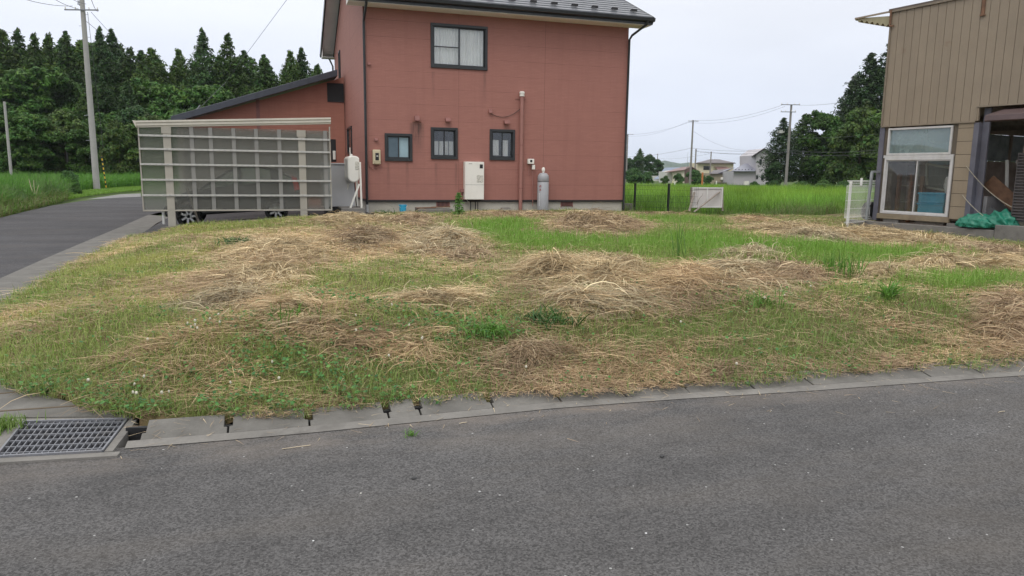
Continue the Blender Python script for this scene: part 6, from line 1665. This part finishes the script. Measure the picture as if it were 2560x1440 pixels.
lp = pole(238, D1, -40, .215, .135, 'tall grey concrete utility pole with step bolts beside the left road', ((pt(205, 26, D1)[2], 1.12, .0),), 0, 'pole', True, float((pt(202, -40, D1) - gl) @ hv))
zc1 = pt(205, 26, D1)[2]
def on1(px, py): return pt(px, py, D1)
MB().tube([on1(198, 12), on1(204, 14), on1(205, -5)], .05, 6).build('cable_bundle', M['wire'], lp)
b = MB()
for k in range(5): q = on1(202, 2 + k * 2.3); b.bar(q - hv * .22, q + hv * .22, .03, .03)
b.build('bolt_bands', M['wire'], lp)
# pole band and tag
for py_ in (290, 352): q = on1(220 + (py_ - 290) * .07, py_); MB().lathe([(.205, 0), (.205, .04)], (q[0] - .03, q[1], q[2]), 14).build('band', M['galv'], lp)
# guy wire with its black and yellow guard
gz = onz(262, 460, 0); ga = np.array(gpt(262, 52)); gtop = on1(219, 30)
tag(MB().tube([gtop, ga + np.array([0, 0, 3.0])], .014, 5).build('guy_wire', M['wire']), 'thin guy wire running down beside the tall concrete pole', 'wire')
x = N('guard_stripes'); sx = x.n('ShaderNodeSeparateXYZ'); x.l(x.tc.outputs['Object'], sx.inputs[0])
x.fin(x.mix(x.math('GREATER_THAN', x.math('FRACT', x.math('MULTIPLY', sx.outputs['Z'], 3.2)), .5), (.015, .015, .015), (.62, .42, .03)), .5)
p_hi = pt(254, 390, 52); tag(MB().tube([ga, p_hi], .04, 8).build('guy_guard', x.m), 'black and yellow striped guard on the guy wire', 'wire guard')
for (px_, ty_, D, r, lb) in ((26, 254, 62, .12, 'slim pale pole standing at the far left before the wood'), (170, 342, 75, .085, 'short thin pale post left of the tall concrete pole')):
    pole(px_, D, ty_, r, r * .8, lb)
RP = [(1966, 84, 262, .17, .11, 'near utility pole in front of the dark tree clump at right', ((0, 262, 1.05, -.15), (0, 280, .85, -.35))), (1726, 110, 300, .17, .11, 'middle utility pole left of the cream house', ((0, 303, .75, .0),)),
      (1566, 150, 335, .17, .12, 'utility pole right beside the red house edge', ((0, 336, 1.0, .1),)), (1737, 150, 372, .17, .13, 'shorter pole just right of the middle utility pole', ()), (1775, 140, 379, .14, .11, 'dark pole in front of the tan wall, with a pale foot', ()),
      (1631, 190, 391, .15, .12, 'thin pole with a yellow foot right of the distant grove', ()), (1642, 260, 384, .17, .12, 'thin distant pole right of the yellow footed one', ()), (1627, 300, 406, .16, .12, 'far pole with a crossarm left of the yellow footed one', ((0, 408, 1.2, 0),)), (1619, 420, 413, .16, .12, 'farthest tiny pole before the distant grove', ((0, 416, 1.2, 0),)), (1857, 300, 398, .17, .12, 'tiny distant pole above the grey house annex', ((0, 400, 1.0, 0),)), (1717, 260, 380, .06, .03, 'very thin far mast left of the middle pole', ())]
for (px_, D, ty_, r0, r1, lb, arms) in RP:
    pole(px_, D, ty_, r0, r1, lb, [(pt(px_, a_[1], D)[2], a_[2], a_[3]) for a_ in arms], -.05, 'poledark')
# transformer brackets on the near right pole
q = pt(1963, 330, 84); 
b = MB(); b.bar(q - hv * .9, q - hv * .1, .1, .12); b.box(q[0] - .75, q[0] - .4, q[1] - .1, q[1] + .1, q[2] - .15, q[2] + .2); tag(b.build('cutout_switch', M['alu']), 'pale switch gear bracketed to the near right pole', 'switch gear')
def wire(pts, r, lb, sag=0.0, grp='overhead wires'):
    P = []
    for i in range(len(pts) - 1):
        a_, c_ = np.array(pts[i]), np.array(pts[i + 1]); s_ = sag
        for t in np.linspace(0, 1, 13)[(1 if i else 0):]: P.append(a_ + (c_ - a_) * t - zz * 4 * s_ * t * (1 - t))
    o = MB().tube(P, r, 5, False).build('power_line', M['wire']); return tag(o, lb, 'wire', grp)
W = [([(2090, 258, 60), (1984, 262, 84)], .011, .1, 'wire leaving the near right pole top toward the workshop'),
     ([(1955, 263, 84), (1736, 301, 110), (1570, 336, 150)], .013, .55, 'upper wire along the tops of the right hand poles'), ([(1962, 266, 84), (1718, 305, 110), (1560, 339, 150)], .011, .8, 'second wire just under the pole top wire'),
     ([(1732, 327, 110), (1890, 374, 126)], .011, 1.0, 'slanting service wire from middle pole to the grey house'),
     ([(2225, 372, 60), (1966, 374, 84), (1728, 370, 110), (1570, 392, 150)], .016, .3, 'thick low wire crossing before the dark trees'), ([(2225, 377, 60), (1966, 380, 84), (1738, 376, 150)], .016, .4, 'second low wire before the dark trees'),
     ([(1738, 377, 150), (1775, 381, 140), (1880, 385, 130)], .022, .15, 'thick cable from the short pole to the grey house'), ([(1775, 384, 140), (1642, 396, 260)], .016, .5, 'cable from the dark pole to the distant pole'),
     ([(2215, 333, 60), (1966, 345, 84)], .010, .15, 'thin wire across the middle of the dark trees'), ([(1857, 400, 300), (1920, 404, 260)], .02, .2, 'faint wire at the tiny distant pole')]
for pts, r, sg, lb in W: wire([pt(*q) for q in pts], r, lb, sg)
a_ = on1(182, 23); c_ = on1(246, 27)
for (p, q, sg, lb) in ((a_ + zz * .2, pt(-40, -40, 40), .3, 'wire running off to the upper left from the crossarm'), (on1(196, 22), pt(120, -12, 40), .1, 'second wire to the upper left from the crossarm'), (on1(215, 10), pt(175, -5, 45), .05, 'short wire at the top of the tall pole'),
                       (on1(246, 28), pt(225, -12, 40), .25, 'looped wire from the right end of the crossarm'), (on1(202, 42), pt(470, 232, 70), .3, 'thin wire slanting down across the wood to the right'), (on1(228, 30), pt(330, 130, 80), .2, 'short steep wire right of the tall pole'), (pt(-20, 66, 60), pt(40, 84, 80), .1, 'wire crossing the wood tops at far left')):
    wire([p, q], .014, lb, sg)
# service wire dropping from the house gable to the wing roof
wq = onY(497, 272, 27.6); hk = onY(493, 292, 27.6)
wire([(HX0 - .45, RIDGE_Y, RZ - .1), pt(735, -25, 28), pt(620, 130, 29.5), pt(565, 205, 30), wq], .007, 'drop wire curving down to the wing roof left of the house', .0)
tag(MB().tube([hk, hk + np.array([0, 0, .25]), wq + np.array([.05, 0, .12])], .02, 6).build('roof_mast', M['galv']), 'small hooked mast on the wing roof holding the drop wire', 'mast')

# ------------------------------------------------------------------ far houses
class Far:
    """frame facing the viewer at a given distance: pixels -> local metres"""
    def __init__(s, px, D): s.px, s.D = px, D; s.o = gpt(px, D, 0)
    def p(s, px, py, d=0.0): q = pt(px, py, s.D + d); return q
def fbox(F, px0, py0, px1, py1, d0, d1):
    """block whose front face fills the pixel rectangle at distance d0, running back to d1"""
    a_, c_ = F.p(px0, py0, d0), F.p(px1, py1, d0); wv = (c_ - a_) @ hv; zt_, zb_ = a_[2], c_[2]
    o = np.array([a_[0], a_[1], 0]); b = MB(); vs = []
    for z in (zb_, zt_):
        for (u, v) in ((0, 0), (wv, 0), (wv, d1 - d0), (0, d1 - d0)): q = o + hv * u + fw * v; vs.append((q[0], q[1], z))
    return b.add(vs, [(3, 2, 1, 0), (4, 5, 6, 7), (0, 1, 5, 4), (1, 2, 6, 5), (2, 3, 7, 6), (3, 0, 4, 7)])
def fpoly(F, pts, d0, d1, b=None):
    b = b or MB(); n = len(pts); f_ = [F.p(px, py, d0) for px, py in pts]; k = fw * (d1 - d0)
    return b.add(f_ + [q + k for q in f_], [tuple(range(n))[::-1], tuple(range(n, 2 * n))] + [(i, (i + 1) % n, n + (i + 1) % n, n + i) for i in range(n)])
def slope(F, e, r, th=.12, b=None):
    """roof slab: eave edge e=[(px,py,d),(px,py,d)], ridge edge r the same"""
    b = b or MB(); q = [F.p(*e[0]), F.p(*e[1]), F.p(*r[1]), F.p(*r[0])]; lo = [p - zz * th for p in q]
    return b.add(q + lo, [(0, 1, 2, 3), (7, 6, 5, 4), (0, 4, 5, 1), (1, 5, 6, 2), (2, 6, 7, 3), (3, 7, 4, 0)])
gmw = mat('grey_house_wall', (.45, .43, .45), .8, .6, .04); cmw = mat('cream_house_wall', (.66, .58, .42), .8, .6, .05); tmw = mat('tan_wall', (.36, .31, .23), .8, .6, .06); wmw = mat('white_shed_wall', (.60, .59, .55), .8, .6, .05)
rbr = mat('brown_tile_roof', (.10, .085, .085), .5, .8, .15); rgy = mat('grey_blue_roof', (.21, .215, .26), .45, .8, .1); rbl = mat('blue_roof', (.16, .20, .27), .45, .8, .1); rrd = mat('reddish_roof', (.20, .12, .11), .5, .8, .15); dk = mat('dark_window', (.03, .032, .036), .2, 1, .1)
# grey house with annex
F = Far(1885, 125)
h1 = empty('grey_house', F.o, 'two storey grey house half hidden by the dark trees', 'house')
fpoly(F, [(1890, 468), (1890, 388), (1914, 371), (1946, 388), (1946, 468)], 0, 9).build('wall', gmw, h1)
b = slope(F, [(1879, 390.5, -.7), (1879, 390.5, 9.5)], [(1915, 367, -.7), (1915, 367, 9.5)]); slope(F, [(1956, 392, -.7), (1956, 392, 9.5)], [(1915, 367, -.7), (1915, 367, 9.5)], .12, b); b.build('roof', rbr, h1)
for (x0, y0, x1, y1) in ((1899, 398, 1904.5, 411), (1891, 438, 1895, 448), (1903.5, 437, 1909, 450), (1917, 439, 1920, 451)):
    f_ = fbox(F, x0, y0, x1, y1, -.06, .05).build('window', M['dark_metal'], h1); fbox(F, x0 + .6, y0 + .8, x1 - .6, y1 - .8, -.08, .0).build('pane', dk, f_)
wl_ = fpoly(F, [(1834, 464), (1834, 428), (1889.5, 428), (1889.5, 464)], .3, 7).build('annex_wall', gmw, h1)
rf = slope(F, [(1828, 427, -.4), (1889, 427, -.4)], [(1862, 408.5, 4.5), (1889, 408.5, 4.5)]).build('annex_roof', rgy, h1)
b = MB()
for k in range(6): fbox(F, 1839 + k * 8, 423, 1840.6 + k * 8, 425.5, .2, .35).build('snow_guard', M['black'], rf)
tag(fbox(F, 1862, 452.5, 1872, 463, -1, -.5).build('outdoor_unit', M['offwhite']), 'white outdoor unit against the grey annex wall', 'outdoor unit')
# tan building in front of the cream house
F = Far(1800, 132)
h2 = empty('tan_house', F.o, 'low tan house with dark roof left of the grey annex', 'house')
fpoly(F, [(1776, 464), (1776, 433), (1800, 434), (1833.5, 428), (1833.5, 464)], 0, 7).build('wall', tmw, h2)
b = slope(F, [(1773, 434, -.4), (1804, 434, -.4)], [(1784, 425.5, 4), (1829, 421, 4)]); b.build('roof', rbr, h2)
b = slope(F, [(1796, 432.5, -.45), (1812, 425.0, 2)], [(1799, 431.5, -.45), (1836, 418.5, 2)], .1); b.build('verge', rgy, h2)
for (x0, y0, x1, y1) in ((1812, 446.5, 1820, 456), (1822, 446, 1829, 453)): fbox(F, x0, y0, x1, y1, -.05, .05).build('window', dk, h2)
q = F.p(1805, 447, -.2); b = MB(); b.bar(q - hv * .25, q + hv * .25, .5, .5); tag(b.build('satellite_dish', M['offwhite'], bevel=.12), 'pale round dish on the tan wall', 'dish')
tag(fpoly(F, [(1786, 464), (1786, 456), (1817, 456), (1817, 464)], -3, -2.9).build('low_fence', mat('fence_brown', (.10, .085, .075), .7)), 'low dark fence in front of the tan house', 'fence')
tag(fbox(F, 1790.5, 452, 1792, 464, -6, -5.8).build('white_post', M['offwhite']), 'short white post before the tan house', 'post')
# cream house behind
F = Far(1788, 185)
h3 = empty('cream_house', F.o, 'two storey cream house with hipped brown roof behind the tan house', 'house')
fbox(F, 1745, 407, 1831, 460, 0, 9).build('wall', cmw, h3)
b = MB(); e_ = [F.p(1740, 407, -1), F.p(1839, 407, -1), F.p(1833, 406, 10), F.p(1746, 406, 10)]; r_ = [F.p(1775, 398.2, 4.5), F.p(1797, 398.2, 4.5)]
b.add(e_ + r_ + [q - zz * .2 for q in e_], [(0, 1, 5, 4), (1, 2, 5), (2, 3, 4, 5), (3, 0, 4), (0, 6, 7, 1), (1, 7, 8, 2), (2, 8, 9, 3), (3, 9, 6, 0), (9, 8, 7, 6)]); b.build('roof', rbr, h3)
f_ = fbox(F, 1759, 415, 1776, 425, -.08, .05).build('window', M['dark_metal'], h3); fbox(F, 1759.6, 415.7, 1766.8, 424.3, -.1, .0).build('pane', dk, f_); fbox(F, 1768.2, 415.7, 1775.4, 424.3, -.1, .0).build('pane', dk, f_)
b = slope(F, [(1796, 426, -3), (1826, 421, -3)], [(1786, 416.5, -.05), (1816, 417, -.05)]); b.build('porch_roof', rrd, h3)
# white shed with red roof, blue roofed barn
F = Far(1695, 140)
h4 = empty('white_shed', F.o, 'white walled shed with reddish roof and dark gable end', 'shed')
fpoly(F, [(1665, 466), (1665, 429), (1682, 428), (1682, 466)], 1, 8).build('left_wall', wmw, h4)
fpoly(F, [(1682.3, 466), (1682.3, 427), (1711, 424.5), (1711, 466)], 0, 8).build('front_wall', mat('shed_cream', (.60, .56, .45), .8, .6, .05), h4)
b = slope(F, [(1663, 430, -.5), (1712, 424, -.5)], [(1690, 421, 4), (1728, 415, 4)]); b.build('roof', rrd, h4)
fpoly(F, [(1711.2, 466), (1711.2, 424), (1728, 416.5), (1741, 422), (1741, 466)], .05, 8).build('gable_wall', mat('gable_brown', (.13, .085, .075), .7), h4)
b = slope(F, [(1743, 424.5, -.4), (1743, 424.5, 8)], [(1728, 415, -.4), (1728, 415, 8)]); b.build('roof_wing', rrd, h4)
F = Far(1655, 175)
h5 = empty('barn', F.o, 'blue roofed barn left of the white shed', 'barn')
fbox(F, 1640, 440, 1690, 458, 2, 10).build('wall', wmw, h5)
slope(F, [(1644, 441, 0), (1676, 441, 0)], [(1662, 419, 6), (1705, 418, 6)]).build('roof', rbl, h5)
slope(F, [(1635, 447, -2), (1672, 447, -2)], [(1640, 442, .0), (1674, 442, .0)]).build('lean_to_roof', rbl, h5)
# orange marker post, leaning stake, small white posts
F = Far(1757, 105)
tag(fbox(F, 1755, 431, 1756.8, 470, 0, .12).build('orange_post', mat('orange_paint', (.50, .17, .05), .6)), 'tall orange marker post among the bushes', 'post')
for px_, ty_, lb in ((1687, 453, 'small white post at the far side of the paddy'), (1933, 449, 'small white post left of the near pole foot')): tag(fbox(Far(px_, 96), px_ - .8, ty_, px_ + .8, 470, 0, .1).build('white_post', M['offwhite']), lb, 'post', 'small white posts by the paddy')
tag(MB().bar(pt(1674, 468, 90), pt(1684, 452, 92), .09, .05).build('leaning_stake', mat('dry_bamboo', (.40, .36, .20), .7)), 'pale bamboo stake leaning at the far paddy edge', 'stake')
# pale stalks in the weeds at far left
for k, (x0, y0, x1, y1) in enumerate(((84, 486, 72, 447), (88, 486, 84, 450), (91, 486, 97, 462))):
    tag(MB().tube([pt(x0, y0, 31), pt((x0 + x1) / 2 - 1, (y0 + y1) / 2, 31), pt(x1, y1, 31)], [.02, .015, .008], 6).build('dead_stalk', mat('dead_stalk', (.46, .38, .27), .8)), ('tallest dead stalk, leaning left, in the roadside weeds', 'middle dead stalk in the roadside weeds', 'shortest dead stalk, leaning right, in the roadside weeds')[k], 'stalk', 'dead stalks in the weeds')

# ------------------------------------------------------------------ damp summer air
hz = bpy.data.materials.new('haze'); hz.use_nodes = True; t_ = hz.node_tree; t_.nodes.clear()
o_ = t_.nodes.new('ShaderNodeOutputMaterial'); v_ = t_.nodes.new('ShaderNodeVolumePrincipled')
v_.inputs['Color'].default_value = (.86, .93, 1.0, 1); v_.inputs['Density'].default_value = .00014
t_.links.new(v_.outputs[0], o_.inputs['Volume'])
o = MB().box(-4800, 4800, -4800, 4800, -3.2, 90).build('haze', hz); o['kind'] = 'stuff'
